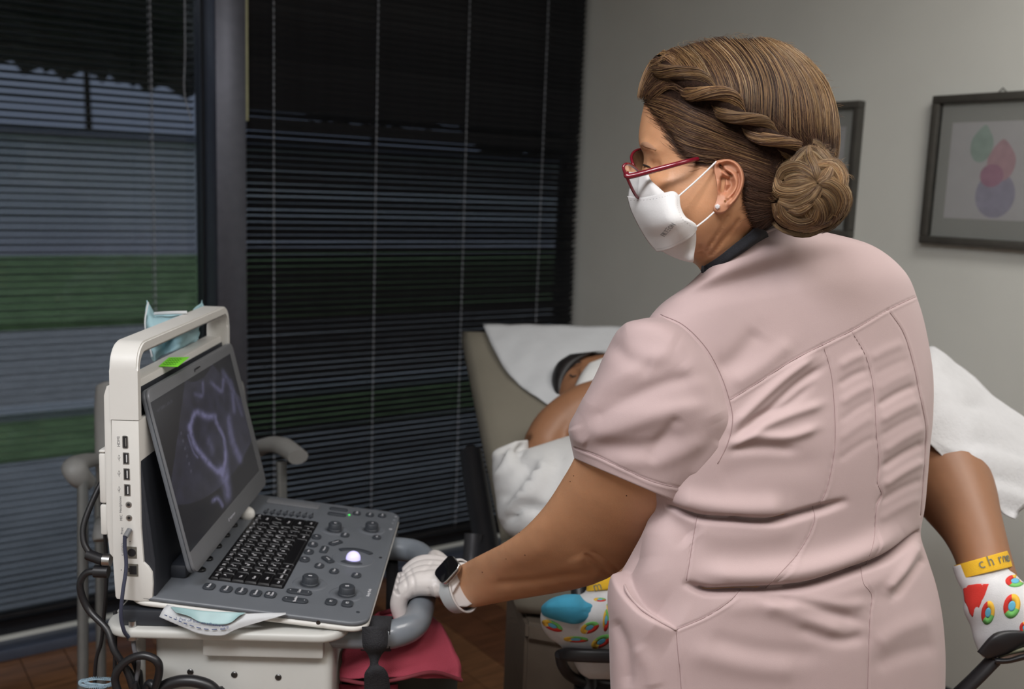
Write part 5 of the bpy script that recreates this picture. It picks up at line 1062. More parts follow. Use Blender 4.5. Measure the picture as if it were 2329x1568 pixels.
family(st, [[(150, 440), (155, 330), (185, 235), (250, 175), (330, 190), (400, 280)], [(165, 440), (170, 340), (200, 250), (260, 200), (330, 215), (400, 290)]], 120, dict(brown=2, gold=3), jit=4, lift=(.005, .009), trim=.05)
family(st, [[(230, 165), (270, 160), (320, 170), (380, 200)], [(215, 200), (260, 185), (320, 195), (400, 250)], [(240, 150), (300, 140), (360, 150), (430, 180)]], 260, dict(mid=3, brown=4, gold=2), jit=6, lift=(.001, .006), trim=.1)
base_ = [[(150, 455), (260, 455), (360, 480), (460, 530)], [(175, 500), (270, 540), (380, 590), (480, 640)], [(215, 560), (320, 620), (430, 680), (540, 720)], [(270, 620), (370, 700), (480, 750), (600, 770)], [(315, 700), (410, 765), (520, 800), (640, 810)], [(370, 780), (460, 815), (560, 830), (660, 835)], [(440, 850), (520, 845), (600, 840), (700, 850)]]
family(st, base_, 420, dict(dark=3, mid=3), jit=9, lift=(.0003, .0015), trim=.3, rad=.00011, bvh=BB)
family(st, [[(775, 900), (810, 900), (860, 930), (930, 960)], [(775, 1000), (815, 1010), (870, 1030), (940, 1040)], [(785, 1120), (830, 1120), (880, 1120), (950, 1100)], [(810, 1220), (850, 1200), (900, 1180), (960, 1150)]], 200, dict(dark=3, mid=3), jit=9, lift=(.0003, .0015), trim=.3, rad=.00011, bvh=BB)
st.build('hair_strands', nur)
# twist: two plies wound round each other
def rope(st, path, rad, turns, n, ws, lift, ph0=0, hr=.00026):
    q = cat([[*z5(*p[:2]), p[2]] for p in path], 40); C_ = np.array([hit(HB, a[0], a[1], lift, 1.09) for a in q]); T = np.gradient(C_, axis=0); T /= np.linalg.norm(T, axis=1)[:, None]; vd = CAM-C_; vd -= T*(vd*T).sum(1)[:, None]; vd /= np.linalg.norm(vd, axis=1)[:, None]; bi = np.cross(T, vd); w_ = q[:, 2]
    cols = pick(ws, n); L_ = 40
    for i in range(n):
        k = rg.integers(2); a0 = rg.uniform(0, .8); ln = rg.uniform(.2, .45); ts = np.clip(np.linspace(a0, a0+ln, K_), 0, 1)*(L_-1); r1 = rad*.62; pr = rad*.55*math.sqrt(rg.uniform(.3, 1)); pa = rg.uniform(0, 6.28); pts = []
        for t in ts:
            j = min(int(t), L_-2); f = t-j; c = C_[j]*(1-f)+C_[j+1]*f; s = (w_[j]*(1-f)+w_[j+1]*f); ph = ph0+2*math.pi*turns*t/(L_-1)+k*math.pi; a = pa+ph*.8
            pts.append(c+(bi[j]*math.cos(ph)+vd[j]*math.sin(ph))*r1*s+(bi[j]*math.cos(a)+vd[j]*math.sin(a))*pr*s)
        st.add(pts, hr*rg.uniform(.7, 1.3), cols[i]*(.8 if k else 1.15))
st = Strands()
tw = [(255, 200, .75), (330, 285, 1.0), (430, 350, 1.1), (540, 405, 1.15), (650, 470, 1.1), (740, 550, 1.0), (840, 620, .95), (950, 685, .95), (1080, 770, .8)]
rope(st, tw, .0135, 2.1, 2000, dict(gold=4, brown=3, mid=2, ash=2), .006, 2.2)
st.build('braid', nur)
q = cat([[*z5(a, b_), c] for a, b_, c in tw], 30); V, Fc = tubegeo([hit(HB, a[0], a[1], .004, 1.09) for a in q], .008*q[:, 2], 10); mesh('braid_core', V, Fc, M_hcap, nur, world=True)
# bun
BC = P(*z5(1185, 1000), 1.096); BR_ = .0445
bmb = bmesh.new(); bmesh.ops.create_uvsphere(bmb, u_segments=36, v_segments=24, radius=BR_*.93, matrix=Matrix.Translation(Vector(BC)) @ Matrix.Scale(.96, 4, Vector(CU))); bun = frombm('bun', bmb, M_hcap, nur, world=True)
st = Strands()
locks = [([(985, 950), (1020, 880), (1110, 850), (1200, 890), (1250, 950)], 46), ([(975, 930), (1000, 1000), (1110, 1010), (1230, 965)], 44), ([(1000, 1075), (1090, 1105), (1190, 1060), (1255, 985)], 46), ([(1075, 870), (1110, 800), (1180, 740), (1250, 770), (1330, 860)], 44), ([(1240, 850), (1330, 850), (1385, 920), (1385, 1010)], 40),
         ([(1250, 955), (1330, 965), (1395, 1030), (1400, 1110), (1345, 1210)], 46), ([(1255, 1000), (1330, 1060), (1355, 1150), (1300, 1215), (1200, 1245)], 44), ([(965, 1090), (980, 1165), (1060, 1225), (1180, 1250), (1300, 1215)], 42), ([(1010, 1085), (1030, 1170), (1120, 1225), (1220, 1200), (1250, 1110)], 46), ([(1225, 985), (1160, 1070), (1180, 1170), (1240, 1240)], 40),
         ([(1195, 720), (1190, 790), (1220, 860), (1240, 940)], 36), ([(1330, 860), (1300, 920), (1250, 965)], 36), ([(1040, 960), (1120, 945), (1200, 955)], 40), ([(1200, 1040), (1250, 1100), (1270, 1180), (1240, 1230)], 40), ([(1060, 1120), (1130, 1130), (1200, 1090)], 36), ([(1270, 900), (1330, 940), (1370, 1000)], 36), ([(1000, 1120), (985, 1170), (1020, 1225), (1110, 1250)], 26)]
def onsphere(x, y, lift):
    d_ = ray(x, y); d_ = d_/np.linalg.norm(d_); oc = CAM-BC; b_ = oc@d_; c_ = oc@oc-(BR_+lift)**2; D_ = b_*b_-c_
    if D_ > 0: return CAM+d_*(-b_-math.sqrt(D_))
    p = CAM+d_*(-b_); return BC+(p-BC)/np.linalg.norm(p-BC)*max(BR_+lift, np.linalg.norm(p-BC)*.98)
for li, (pts, wd) in enumerate(locks):
    pc = np.array([z5(*p) for p in pts]); q = cat(pc, K_); tg = np.gradient(q, axis=0); tg /= np.linalg.norm(tg, axis=1)[:, None]; nm = np.stack([-tg[:, 1], tg[:, 0]], 1); wpx = wd*.37*1.45; n = 380
    core = [onsphere(p[0], p[1], -.006) for p in q]; V, Fc = tubegeo(core, np.array([.35]+[.8]*(K_-2)+[.35])*wpx*1.13/FPX*.58, 10); mesh('hair_lock', V, Fc, M_hcap, bun, world=True)
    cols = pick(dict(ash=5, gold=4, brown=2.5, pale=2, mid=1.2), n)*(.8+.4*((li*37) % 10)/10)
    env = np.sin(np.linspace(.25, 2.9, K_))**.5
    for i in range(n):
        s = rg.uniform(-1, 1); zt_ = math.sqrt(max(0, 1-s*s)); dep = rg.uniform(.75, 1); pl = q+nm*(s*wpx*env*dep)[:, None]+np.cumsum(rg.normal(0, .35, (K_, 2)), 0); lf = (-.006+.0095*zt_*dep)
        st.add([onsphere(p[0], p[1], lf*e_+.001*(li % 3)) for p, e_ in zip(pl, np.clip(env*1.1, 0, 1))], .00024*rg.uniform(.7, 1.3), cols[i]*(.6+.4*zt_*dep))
# loose flyaways round the bun, nape and crown
for i in range(120):
    a = rg.uniform(0, 6.28); r_ = rg.uniform(195, 235); x, y = 1195+r_*math.cos(a), 985+r_*1.15*math.sin(a); b_ = a+rg.uniform(-1.2, 1.2); pl = cat([z5(x, y), z5(x+30*math.cos(b_), y+30*math.sin(b_)), z5(x+55*math.cos(b_+.5), y+55*math.sin(b_+.5))], K_)
    st.add([onsphere(p[0], p[1], .002+.0004*j) for j, p in enumerate(pl)], .00013, pick(dict(gold=1, ash=1), 1)[0])
for i in range(110):
    s = rg.uniform(0, 1); e = cat([(160, 300), (330, 150), (560, 90), (760, 70), (1000, 110), (1200, 250), (1330, 450), (1375, 650)], 60)[int(s*59)]; a = rg.uniform(-2.6, -.3); L_ = rg.uniform(20, 60)
    x0, y0 = z5(*e); p0 = hit(HB, x0, y0+6, .004, 1.13); x, y, d_ = px(p0); pl = cat([(x, y), (x+L_*.2*math.cos(a), y+L_*.15*math.sin(a)), (x+L_*.5*math.cos(a+.5), y+L_*.2*math.sin(a+.5))], K_); st.add([P(p[0], p[1], d_) for p in pl], .00012, pick(dict(gold=1, brown=2), 1)[0])
st.build('bun_strands', nur)
# ---- respirator mask
M_mask = mat('white respirator cloth', (.70, .69, .69), .75, noise=.02, nscale=25, bump=.12, bscale=500)
rows_ = [[(1428, 446, 1.14), (1462, 450, 1.10), (1500, 443, 1.072), (1530, 437, 1.064), (1544, 447, 1.066)], [(1437, 478, 1.135), (1470, 482, 1.09), (1505, 478, 1.063), (1530, 470, 1.056), (1546, 470, 1.064)], [(1455, 515, 1.13), (1485, 513, 1.085), (1520, 505, 1.058), (1545, 496, 1.055), (1557, 494, 1.062)],
         [(1475, 548, 1.13), (1508, 540, 1.088), (1540, 527, 1.065), (1568, 510, 1.062), (1581, 512, 1.068)], [(1496, 572, 1.125), (1520, 567, 1.095), (1550, 552, 1.078), (1572, 538, 1.072), (1583, 522, 1.072)]]
PP = lambda r: [P(*p) for p in r]
fm = sheet('face_mask', [PP(r) for r in rows_], M_mask, nur, 44, 44, .0014)
up_ = [[(1452, 394, 1.125), (1460, 391, 1.110), (1468, 391, 1.10), (1475, 396, 1.094)], [(1438, 418, 1.135), (1455, 415, 1.108), (1470, 410, 1.092), (1481, 410, 1.086)], [(1431, 440, 1.14), (1458, 444, 1.103), (1485, 438, 1.082), (1500, 428, 1.078)], [(1432, 455, 1.142), (1462, 458, 1.105), (1495, 455, 1.08), (1520, 446, 1.072)]]
sheet('nose_panel', [PP(r) for r in up_], M_mask, fm, 30, 30, .0012)
lo_ = [[(1500, 566, 1.128), (1530, 556, 1.10), (1560, 538, 1.084), (1583, 520, 1.078)], [(1520, 578, 1.125), (1545, 570, 1.10), (1566, 560, 1.088), (1583, 550, 1.084)], [(1545, 588, 1.12), (1560, 590, 1.105), (1570, 589, 1.095), (1578, 582, 1.092)], [(1566, 594, 1.12), (1570, 595, 1.11), (1574, 595, 1.10), (1577, 593, 1.098)]]
sheet('chin_panel', [PP(r) for r in lo_], M_mask, fm, 26, 26, .0012)
mirr = lambda rr: [[P(p[0]+(1.14-p[2])*420, p[1]+(1.14-p[2])*60, 1.14+(1.14-p[2])*1.05) for p in r] for r in rr]
for nm_, rr in (('far_side_panel', rows_), ('far_nose_panel', up_), ('far_chin_panel', lo_)): sheet(nm_, mirr(rr), M_mask, fm, 20, 20, .0012)
MB = bvh_of(fm)
mh = lambda x, y, l: hit(MB, x, y, l, 1.07)
for pts in ([(1434, 456), (1470, 455), (1505, 449), (1530, 443), (1539, 452), (1541, 470), (1551, 497), (1577, 518)], [(1494, 566), (1520, 561), (1550, 546), (1570, 532)]):
    q = cat(pts, 70); g = []
    for i in range(0, 68, 2): g.append(tubegeo([mh(*q[i], .0001), mh(*(q[i]*.4+q[i+1]*.6), .0001)], .00022, 4))
    V, Fc = join(g); mesh('weld_dots', V, Fc, mat('weld grey', (.40, .40, .41), .8), fm, world=True)
p0, p1 = mh(1504, 540, .0006), mh(1537, 504, .0006); pm = mh(1521, 522, 0); nrm = np.cross(mh(1537, 527, 0)-pm, mh(1514, 538, 0)-pm); nrm = nrm if nrm @ (CAM-pm) > 0 else -nrm; nrm /= np.linalg.norm(nrm)
mp = wtext('mask_print', 'FILTΞON', .0074, mat('mask grey ink', (.25, .25, .26), .8), fm, p0, p1, nrm)
_i = W2L(mp).inverted(); _k = W2L(mp)
for v in mp.data.vertices:                     # lay the print onto the curved cloth
    x_, y_, d_ = px(np.array(_i @ v.co)); v.co = _k @ Vector(mh(x_, y_, .0003))
for pts in ([(1543, 447, 1.066), (1585, 410, 1.068), (1629, 368, 1.074)], [(1583, 517, 1.07), (1605, 500, 1.072), (1624, 483, 1.072)]): tube('ear_loop', PP(pts), .0010, M_mask, fm, 8, n=16, world=True)
# ---- glasses
M_red = mat('dark red acetate', (.17, .005, .017), .2, coat=.6, noise=.1, nscale=60)
gls = empty('glasses', P(1440, 400, 1.1)); gls.parent = nur; gls.matrix_basis = NL @ Matrix.Translation(Vector(P(1440, 400, 1.1)))
near_r = [(1418, 382, 1.078), (1426, 373, 1.082), (1441, 379, 1.095), (1454, 393, 1.108), (1459, 412, 1.114), (1458, 430, 1.114), (1452, 450, 1.108), (1441, 436, 1.094), (1429, 410, 1.083)]
far_r = [(1442, 381, 1.132), (1436, 357, 1.138), (1446, 343, 1.148), (1464, 342, 1.165), (1481, 362, 1.185), (1484, 395, 1.19), (1472, 424, 1.178), (1455, 425, 1.15), (1446, 405, 1.137)]
M_lens = bpy.data.materials.new('clear lens'); M_lens.use_nodes = True; nt = M_lens.node_tree; nt.nodes.remove(nt.nodes['Principled BSDF'])
tb2 = nt.nodes.new('ShaderNodeBsdfTransparent'); gb2 = nt.nodes.new('ShaderNodeBsdfGlossy'); gb2.inputs['Roughness'].default_value = .03; fr2 = nt.nodes.new('ShaderNodeFresnel'); ms2 = nt.nodes.new('ShaderNodeMixShader'); fr2.inputs[0].default_value = 1.4
nt.links.new(fr2.outputs[0], ms2.inputs[0]); nt.links.new(tb2.outputs[0], ms2.inputs[1]); nt.links.new(gb2.outputs[0], ms2.inputs[2]); nt.links.new(ms2.outputs[0], nt.nodes['Material Output'].inputs[0])
for rr in (near_r, far_r):
    tube('rim', PP(rr), .0017, M_red, gls, 10, n=64, closed=True, world=True); ring_ = catc(PP(rr), 40); mesh('lens', list(ring_)+[ring_.mean(0)], [(i, (i+1) % 40, 40) for i in range(40)], M_lens, gls, world=True)
tube('bridge', PP([(1445, 382, 1.10), (1443, 377, 1.118), (1441, 378, 1.13)]), .0015, M_red, gls, 8, n=10, world=True)
for pts, up in (([(1424, 392, 1.081), (1432, 401, 1.080), (1500, 384, 1.070), (1560, 368, 1.067), (1610, 357, 1.090), (1655, 355, 1.10)], 1), ([(1484, 380, 1.19), (1540, 365, 1.235), (1610, 352, 1.235)], 0)):
    tube('temple_arm', PP(pts), [.0030, .0032, .0030, .0026, .0022, .0018][:len(pts)], M_red, gls, 10, n=40, world=True, flat=1.0)

# ------------------------------------------------------------------ pictures on the right wall
M_pf = mat('dark grey picture frame', (.055, .052, .045), .5, noise=.15, nscale=40)
M_matb = mat('picture mat board', (.42, .43, .40), .9, noise=.02)
M_print = mat('print paper', (.62, .62, .62), .8, noise=.02)
ZT, ZB = 1.786, 1.372
def leaf(cy, cz, ry, rz, tip=0, rot=0):
    out = []
    for t in np.linspace(0, 2*math.pi, 40, endpoint=False):
        k = 1-.35*tip*max(0, math.sin(t))**2; y_, z_ = ry*math.cos(t)*k, rz*math.sin(t)*(1+.12*tip*max(0, math.sin(t))**6)
        c, s = math.cos(rot), math.sin(rot); out.append((cy+y_*c-z_*s, cz+y_*s+z_*c))
    return out
def picture(y1, wd, label, art):
    p = empty('picture_frame', (XW, y1-wd/2, ZB), 0, label=label, cat='picture'); H_ = ZT-ZB; hw = wd/2; fw = .022
    for nm, a in (('frame_rail', (-hw, hw, H_-fw, H_)), ('frame_rail', (-hw, hw, 0, fw)), ('frame_rail', (-hw, -hw+fw, fw, H_-fw)), ('frame_rail', (hw-fw, hw, fw, H_-fw))): box(nm, -.032, -.001, a[0], a[1], a[2], a[3], M_pf, p, .003, 2)
    box('mat_board', -.008, -.002, -hw+fw, hw-fw, fw, H_-fw, M_matb, p)
    pr = box('print', -.0095, -.0081, -hw+.057, hw-.057, .075, H_-.075, M_print, p)
    for k, (pts, m) in enumerate(art): prism('print_shape', pts, -.0098-.0002*(k+1), -.0096-.0002*k, m, pr, 0, 1, None, axes=(1, 2, 0))
    box('glass_pane', -.022, -.0205, -hw+fw, hw-fw, fw, H_-fw, M_pglass, p)
    tube('hanger', [(-.010, -.012, H_), (-.010, 0, H_+.012), (-.010, .012, H_)], .0018, M_pf, p, 6)
    return p
M_pglass = bpy.data.materials.new('picture glass'); M_pglass.use_nodes = True; nt = M_pglass.node_tree; nt.nodes.remove(nt.nodes['Principled BSDF'])
_t = nt.nodes.new('ShaderNodeBsdfTransparent'); _g = nt.nodes.new('ShaderNodeBsdfGlossy'); _g.inputs['Roughness'].default_value = .05; _f = nt.nodes.new('ShaderNodeFresnel'); _m = nt.nodes.new('ShaderNodeMixShader'); _f.inputs[0].default_value = 1.3
nt.links.new(_f.outputs[0], _m.inputs[0]); nt.links.new(_t.outputs[0], _m.inputs[1]); nt.links.new(_g.outputs[0], _m.inputs[2]); nt.links.new(_m.outputs[0], nt.nodes['Material Output'].inputs[0])
wm = lambda n, c: mat(n, c, .9, noise=.12, nscale=30)
yl = float(onx(2135, 222, XW)[1]); yc = float(onx(2275, 300, XW)[1]); wd_ = (yl-yc)*2
ycen = [yc]
def aw(x, y): p = onx(x, y, XW); return p[1]-ycen[0], p[2]-ZB
def blob(x, y, rx, ry, tip=0, rot=0): cy, cz = aw(x, y); k = np.linalg.norm(onx(x+rx, y, XW)-onx(x, y, XW)); k2 = np.linalg.norm(onx(x, y+ry, XW)-onx(x, y, XW)); return leaf(cy, cz, k, k2, tip, rot)
picture(yl, wd_, 'framed print with green, pink and lilac watercolour shapes, at right edge of wall',
        [(blob(2267, 444, 46, 52), wm('lilac wash', (.44, .43, .52))), (blob(2282, 368, 33, 45, 1), wm('pink wash', (.60, .42, .45))), (blob(2238, 330, 26, 40, 1, .1), wm('green wash', (.43, .54, .48))), (blob(2260, 400, 27, 26), wm('magenta wash', (.52, .32, .40)))])
yr = float(onx(1970, 232, XW)[1]); ycen[0] = yr+wd_/2
picture(yr+wd_, wd_, 'framed print on the wall, mostly hidden behind the woman\'s head', [(leaf(.02, .26, .03, .045, 1), wm('green wash', (.43, .54, .48))), (leaf(-.005, .17, .045, .05), wm('lilac wash', (.44, .43, .52)))])
for y_ in (yl-wd_/2, ): pass
# ------------------------------------------------------------------ drape, socks, stirrups
dr = empty('drape', P(2200, 950, 1.7), 0, label='white paper drape over the patient\'s raised knee at right', cat='drape')
M_drape = mat('white drape cloth', (.52, .52, .53), .85, noise=.03, nscale=60, bump=.5, bscale=160)
sheet('cloth', [[P(1960, 760, 1.90), P(2060, 800, 1.85), P(2125, 790, 1.82), P(2175, 830, 1.80), P(2250, 890, 1.78), P(2345, 968, 1.76)], [P(1950, 850, 1.82), P(2040, 850, 1.74), P(2110, 850, 1.69), P(2180, 900, 1.67), P(2250, 960, 1.68), P(2370, 1045, 1.70)],
                [P(1940, 930, 1.74), P(2030, 930, 1.66), P(2105, 960, 1.62), P(2180, 1010, 1.60), P(2240, 1050, 1.60), P(2350, 1125, 1.64)], [P(1930, 1000, 1.68), P(2030, 990, 1.63), P(2112, 1012, 1.60), P(2185, 1080, 1.585), P(2245, 1135, 1.58), P(2305, 1183, 1.59)]], M_drape, dr, 50, 50, .0015, wob=.006, seed=4)
sheet('cloth', [[P(1440, 960, 2.12), P(1700, 980, 2.0), P(1960, 760, 1.92)], [P(1450, 1080, 1.9), P(1700, 1050, 1.72), P(1950, 850, 1.83)], [P(1470, 1180, 1.72), P(1720, 1120, 1.62), P(1940, 930, 1.75)], [P(1480, 1260, 1.68), P(1740, 1240, 1.62), P(1930, 1000, 1.69)]], M_drape, dr, 30, 30, .0015, wob=.01, seed=8)
# socks are the patient's clothing
M_yel = mat('yellow sock cuff', (.72, .42, .02), .9, noise=.05, nscale=60, bump=.4, bscale=900)
M_sred = mat('red sock heel', (.62, .035, .025), .9, noise=.05, bump=.4, bscale=900); M_sblue = mat('blue sock toe', (.055, .36, .55), .9, noise=.05, nscale=40, bump=.4, bscale=900)
M_sgrn = mat('green sock print', (.16, .48, .12), .9); M_syel = mat('yellow sock print', (.75, .45, .05), .9); M_cyan = mat('cyan sock print', (.12, .42, .60), .9); M_tx = mat('grey sock lettering', (.16, .16, .12), .9)
def rbody(name, secs, m, n=50, seg=48, ex=1.0): return body(name, secs, m, pat, n, seg, ex)
sock = rbody('sock', [(2166, 1290, 2293, 1255, 1.495, 1.49, .044, .044), (2176, 1320, 2302, 1290, 1.49, 1.485, .044, .044), (2190, 1350, 2320, 1318, 1.485, 1.47, .045, .044), (2192, 1390, 2362, 1350, 1.485, 1.46, .047, .046), (2207, 1425, 2410, 1395, 1.49, 1.45, .046, .046), (2216, 1460, 2440, 1440, 1.49, 1.45, .043, .045), (2232, 1492, 2440, 1475, 1.49, 1.45, .03, .035), (2260, 1506, 2420, 1490, 1.49, 1.46, .012, .015)], M_sock)
SK = bvh_of(sock)
def patch(name, pts, m, bv, parent, lift=.0008, fb=1.45, g=10):
    pl = np.array([(float(a), float(b_)) for a, b_ in pts]); c = pl.mean(0); n = len(pl); V = []; Fc = []
    for k in range(g+1):
        for p in pl: q_ = c+(p-c)*k/g; V.append(hit(bv, q_[0], q_[1], lift, fb))
    for j in range(n): V.append(hit(bv, *pl[j], -lift, fb))
    for k in range(g+1):
        for j in range(n): Fc.append((k*n+j, k*n+(j+1) % n, (k+1)*n+(j+1) % n, (k+1)*n+j))
    return mesh(name, V, Fc, m, parent, world=True)
def ell(cx, cy, a, b_, rot, t0=0, t1=360, ri=0, n=16):
    c, s = math.cos(R_(rot)), math.sin(R_(rot)); out = [(cx+a*math.cos(R_(t))*c-b_*math.sin(R_(t))*s, cy+a*math.cos(R_(t))*s+b_*math.sin(R_(t))*c) for t in np.linspace(t0, t1, n, endpoint=(ri > 0))]
    if ri: out += [(cx+a*ri*math.cos(R_(t))*c-b_*ri*math.sin(R_(t))*s, cy+a*ri*math.cos(R_(t))*s+b_*ri*math.sin(R_(t))*c) for t in np.linspace(t1, t0, n)]
    return out
def emblem(cx, cy, a, b_, rot, bv, parent, order=(0, 120, 240), fb=1.45):
    for t0, m in zip(order, (M_sred, M_syel, M_sgrn)):
        q_ = ell(cx, cy, a, b_, rot, t0, t0+122, .45, 10); ng = len(q_)//2; V = []; Fc = []
        for k in range(ng): V += [hit(bv, *q_[k], .0009, fb), hit(bv, *q_[-1-k], .0009, fb), hit(bv, *q_[-1-k], -.001, fb), hit(bv, *q_[k], -.001, fb)]
        for k in range(ng-1): Fc += [(4*k+j, 4*k+(j+1) % 4, 4*k+4+(j+1) % 4, 4*k+4+j) for j in range(4)]
        mesh('sock_emblem_ring', V, Fc, m, parent, world=True)
    patch('sock_emblem_dot', ell(cx, cy, a*.42, b_*.42, rot, n=14), M_cyan, bv, parent, .0010, fb, 3)
z8 = lambda x, y: (2050+x/4.043, 1180+y/4.041)
cz = rbody('sock_cuff', [(2170, 1287, 2290, 1254, 1.494, 1.489, .046, .046), (2171, 1290, 2293, 1256, 1.494, 1.489, .0475, .0475), (2181, 1316, 2304, 1286, 1.489, 1.483, .0475, .0475), (2182, 1318, 2303, 1288, 1.489, 1.483, .046, .046)], M_yel, 24, 48)
patch('sock_heel', [z8(*p) for p in ((572, 645), (620, 612), (700, 600), (805, 602), (770, 700), (720, 810), (655, 905), (630, 870), (612, 810), (585, 760))], M_sred, SK, sock)
for cx, cy, a, b_, rot in ((797, 865, 15, 27, 8), (1015, 805, 19, 28, 12), (1045, 575, 22, 14, 0), (1135, 1005, 12, 14, 0)): emblem(*z8(cx, cy), a, b_, rot, SK, sock, (130, 250, 10))
CB = bvh_of(cz)
def lettering(body_, pts, size, bv, parent, fb):
    """each letter its own flat glyph laid on the knit"""
    q_ = cat(pts, len(body_))
    for ch, p, p2 in zip(body_, q_, np.vstack([q_[1:], 2*q_[-1]-q_[-2]])):
        a = hit(bv, *p, .0012, fb); b2 = hit(bv, *(p+(p2-p)*.5), .0012, fb); wtext('sock_letter', ch, size, M_tx, parent, a, b2, (CAM-a)/np.linalg.norm(CAM-a)*1.0)
lettering('chrome', [(2226, 1285), (2252, 1277), (2278, 1271), (2300, 1266), (2320, 1262)], .021, CB, cz, 1.45)
# the other foot: sole towards us, toes up-left
foot2 = rbody('sock', [(1345, 1312, 1420, 1302, 1.665, 1.665, .036, .036), (1336, 1335, 1425, 1330, 1.66, 1.66, .038, .038), (1322, 1352, 1432, 1352, 1.65, 1.65, .042, .042), (1262, 1366, 1438, 1375, 1.63, 1.64, .05, .045), (1236, 1384, 1440, 1395, 1.61, 1.63, .055, .045), (1229, 1405, 1440, 1415, 1.60, 1.62, .055, .045), (1234, 1430, 1438, 1440, 1.60, 1.62, .052, .045), (1250, 1452, 1435, 1462, 1.61, 1.62, .05, .04), (1275, 1470, 1432, 1485, 1.62, 1.63, .047, .04), (1300, 1500, 1428, 1512, 1.64, 1.64, .044, .04), (1318, 1530, 1422, 1535, 1.65, 1.65, .04, .038), (1340, 1545, 1410, 1546, 1.66, 1.66, .02, .02)], M_sock, 60, 56)
z9 = lambda x, y: (1180+x/4.04, 1180+y/4.041)
F2 = bvh_of(foot2)
toe = body('sock_toe', [(*z9(420, 700), *z9(560, 700), 1.60, 1.61, .012, .02), (*z9(300, 735), *z9(600, 745), 1.59, 1.60, .035, .04), (*z9(215, 800), *z9(690, 790), 1.585, 1.60, .052, .045), (*z9(205, 850), *z9(715, 830), 1.585, 1.60, .056, .045), (*z9(225, 890), *z9(710, 880), 1.588, 1.60, .058, .045), (*z9(290, 925), *z9(680, 935), 1.59, 1.60, .057, .045), (*z9(400, 955), *z9(600, 965), 1.59, 1.60, .055, .04), (*z9(470, 970), *z9(530, 972), 1.59, 1.60, .05, .03)], M_sblue, pat, 36, 48)
relief(toe, [([z9(250, 840), z9(275, 800), z9(300, 790)], 5, 3), ([z9(590, 760), z9(640, 830), z9(620, 880)], 8, -4), ([z9(680, 800), z9(690, 860), z9(660, 900)], 4, -2), ([z9(330, 770), z9(450, 740), z9(540, 740)], 10, 3)])
cz2 = rbody('sock_cuff', [(*z9(620, 672), *z9(960, 640), 1.652, 1.652, .034, .034), (*z9(618, 665), *z9(962, 632), 1.652, 1.652, .042, .042), (*z9(632, 590), *z9(950, 560), 1.655, 1.655, .042, .042), (*z9(665, 535), *z9(930, 515), 1.660, 1.660, .040, .04), (*z9(690, 528), *z9(905, 508), 1.662, 1.662, .030, .03)], M_yel, 20, 40)
C2 = bvh_of(cz2); lettering('mo', [(1351, 1337), (1368, 1333), (1384, 1328)], .021, C2, cz2, 1.61)
for cx, cy, a, b_, rot in (((310, 985), 25, 10, 22, 0)[:0] or (310, 985, 25, 10, 24), (650, 1003, 22, 12, -22), (525, 1110, 28, 6.5, 2), (757, 1130, 25, 12, -28), (800, 935, 7, 25, 5), (745, 748, 14, 4, 2), (835, 850, 5, 17, -20)): emblem(*z9(cx, cy), a, b_, rot, F2, foot2, (0, 130, 240), 1.56)
# stirrups
def stirrup(label, cup, arm_, extra):
    s = empty('stirrup', cup[0], 0, label=label, cat='stirrup'); return s
s2 = empty('stirrup', P(2300, 1470, 1.45), 0, label='black stirrup bracket holding the right foot in a printed sock', cat='stirrup')
body('heel_cup', [(2222, 1483, 2246, 1500, 1.44, 1.44, .014, .012), (2250, 1450, 2290, 1490, 1.43, 1.44, .022, .02), (2272, 1437, 2330, 1470, 1.43, 1.44, .024, .022), (2310, 1434, 2345, 1465, 1.43, 1.44, .022, .022), (2350, 1440, 2380, 1465, 1.43, 1.44, .018, .018)], M_black, s2, 30, 24, .7)
body('cup_lower_rim', [(2262, 1512, 2262, 1496, 1.44, 1.44, .012, .012), (2295, 1510, 2290, 1498, 1.435, 1.435, .014, .014), (2330, 1502, 2325, 1488, 1.43, 1.43, .014, .014), (2380, 1490, 2375, 1476, 1.43, 1.43, .014, .014)], M_black, s2, 16, 16)
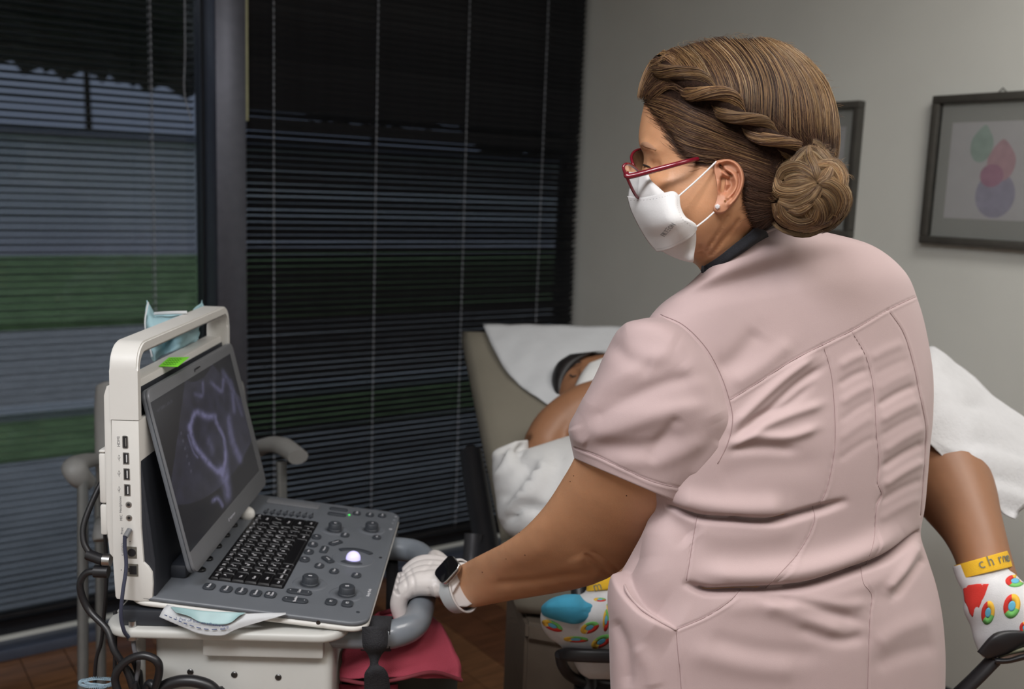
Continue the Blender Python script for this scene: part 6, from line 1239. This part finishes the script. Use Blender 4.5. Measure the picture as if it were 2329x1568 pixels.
body('cup_pad', [(2268, 1500, 2275, 1482, 1.447, 1.447, .01, .01), (2300, 1490, 2300, 1476, 1.44, 1.44, .012, .012), (2360, 1478, 2355, 1466, 1.44, 1.44, .012, .012)], mat('olive grey pad', (.22, .22, .15), .8, noise=.1), s2, 14, 14)
tube('support_arm', [P(2262, 1500, 1.45), P(2215, 1548, 1.46), P(2150, 1610, 1.48), P(2050, 1720, 1.52)], .0135, M_black, s2, 14, n=24, world=True, flat=.7)
s1_ = empty('stirrup', P(1340, 1500, 1.6), 0, label='black stirrup cradle under the foot with the blue sock toe', cat='stirrup')
body('cradle_bar', [(1272, 1478, 1272, 1500, 1.60, 1.60, .012, .012), (1290, 1474, 1290, 1505, 1.585, 1.585, .016, .012), (1340, 1476, 1340, 1508, 1.57, 1.57, .016, .012), (1440, 1478, 1440, 1510, 1.565, 1.565, .016, .012), (1500, 1480, 1500, 1510, 1.57, 1.57, .012, .012)], M_black, s1_, 24, 18, .6)
tube('cradle_side', [P(1274, 1488, 1.60), P(1280, 1515, 1.62), P(1300, 1540, 1.66), P(1340, 1556, 1.69), P(1420, 1562, 1.70)], .009, M_black, s1_, 12, n=24, world=True)
tube('support_arm', [P(1345, 1556, 1.69), P(1340, 1640, 1.72), P(1340, 1800, 1.76)], .03, M_black, s1_, 14, n=10, world=True)
tube('side_strut', [P(1318, 1330, 1.74), P(1322, 1400, 1.72), P(1330, 1480, 1.70), P(1340, 1570, 1.69)], .016, M_black, s1_, 12, n=16, world=True)
# unseen ceiling panels added outside the frame to go with the main and fill lamps
for lx, ly in ((.55, -.35), (-.75, .15), (1.75, .35)):
    l_ = empty('added_ceiling_panel', (lx, ly, CEIL), label=None); tag(l_, 'flat rectangular light panel added on the ceiling outside the picture', 'light', 'added ceiling light panels')
    bm = bmesh.new(); 
    for a in ((-.61, .61, -.31, -.285), (-.61, .61, .285, .31), (-.61, -.585, -.285, .285), (.585, .61, -.285, .285)): bx(bm, a[0], a[1], a[2], a[3], -.03, 0, .003, 1)
    frombm('frame', bm, M_white, l_); box('diffuser', -.585, .585, -.285, .285, -.02, -.012, mat('light diffuser', (.8, .8, .8), .6, emit=(1, .97, .93), estr=1.5), l_)
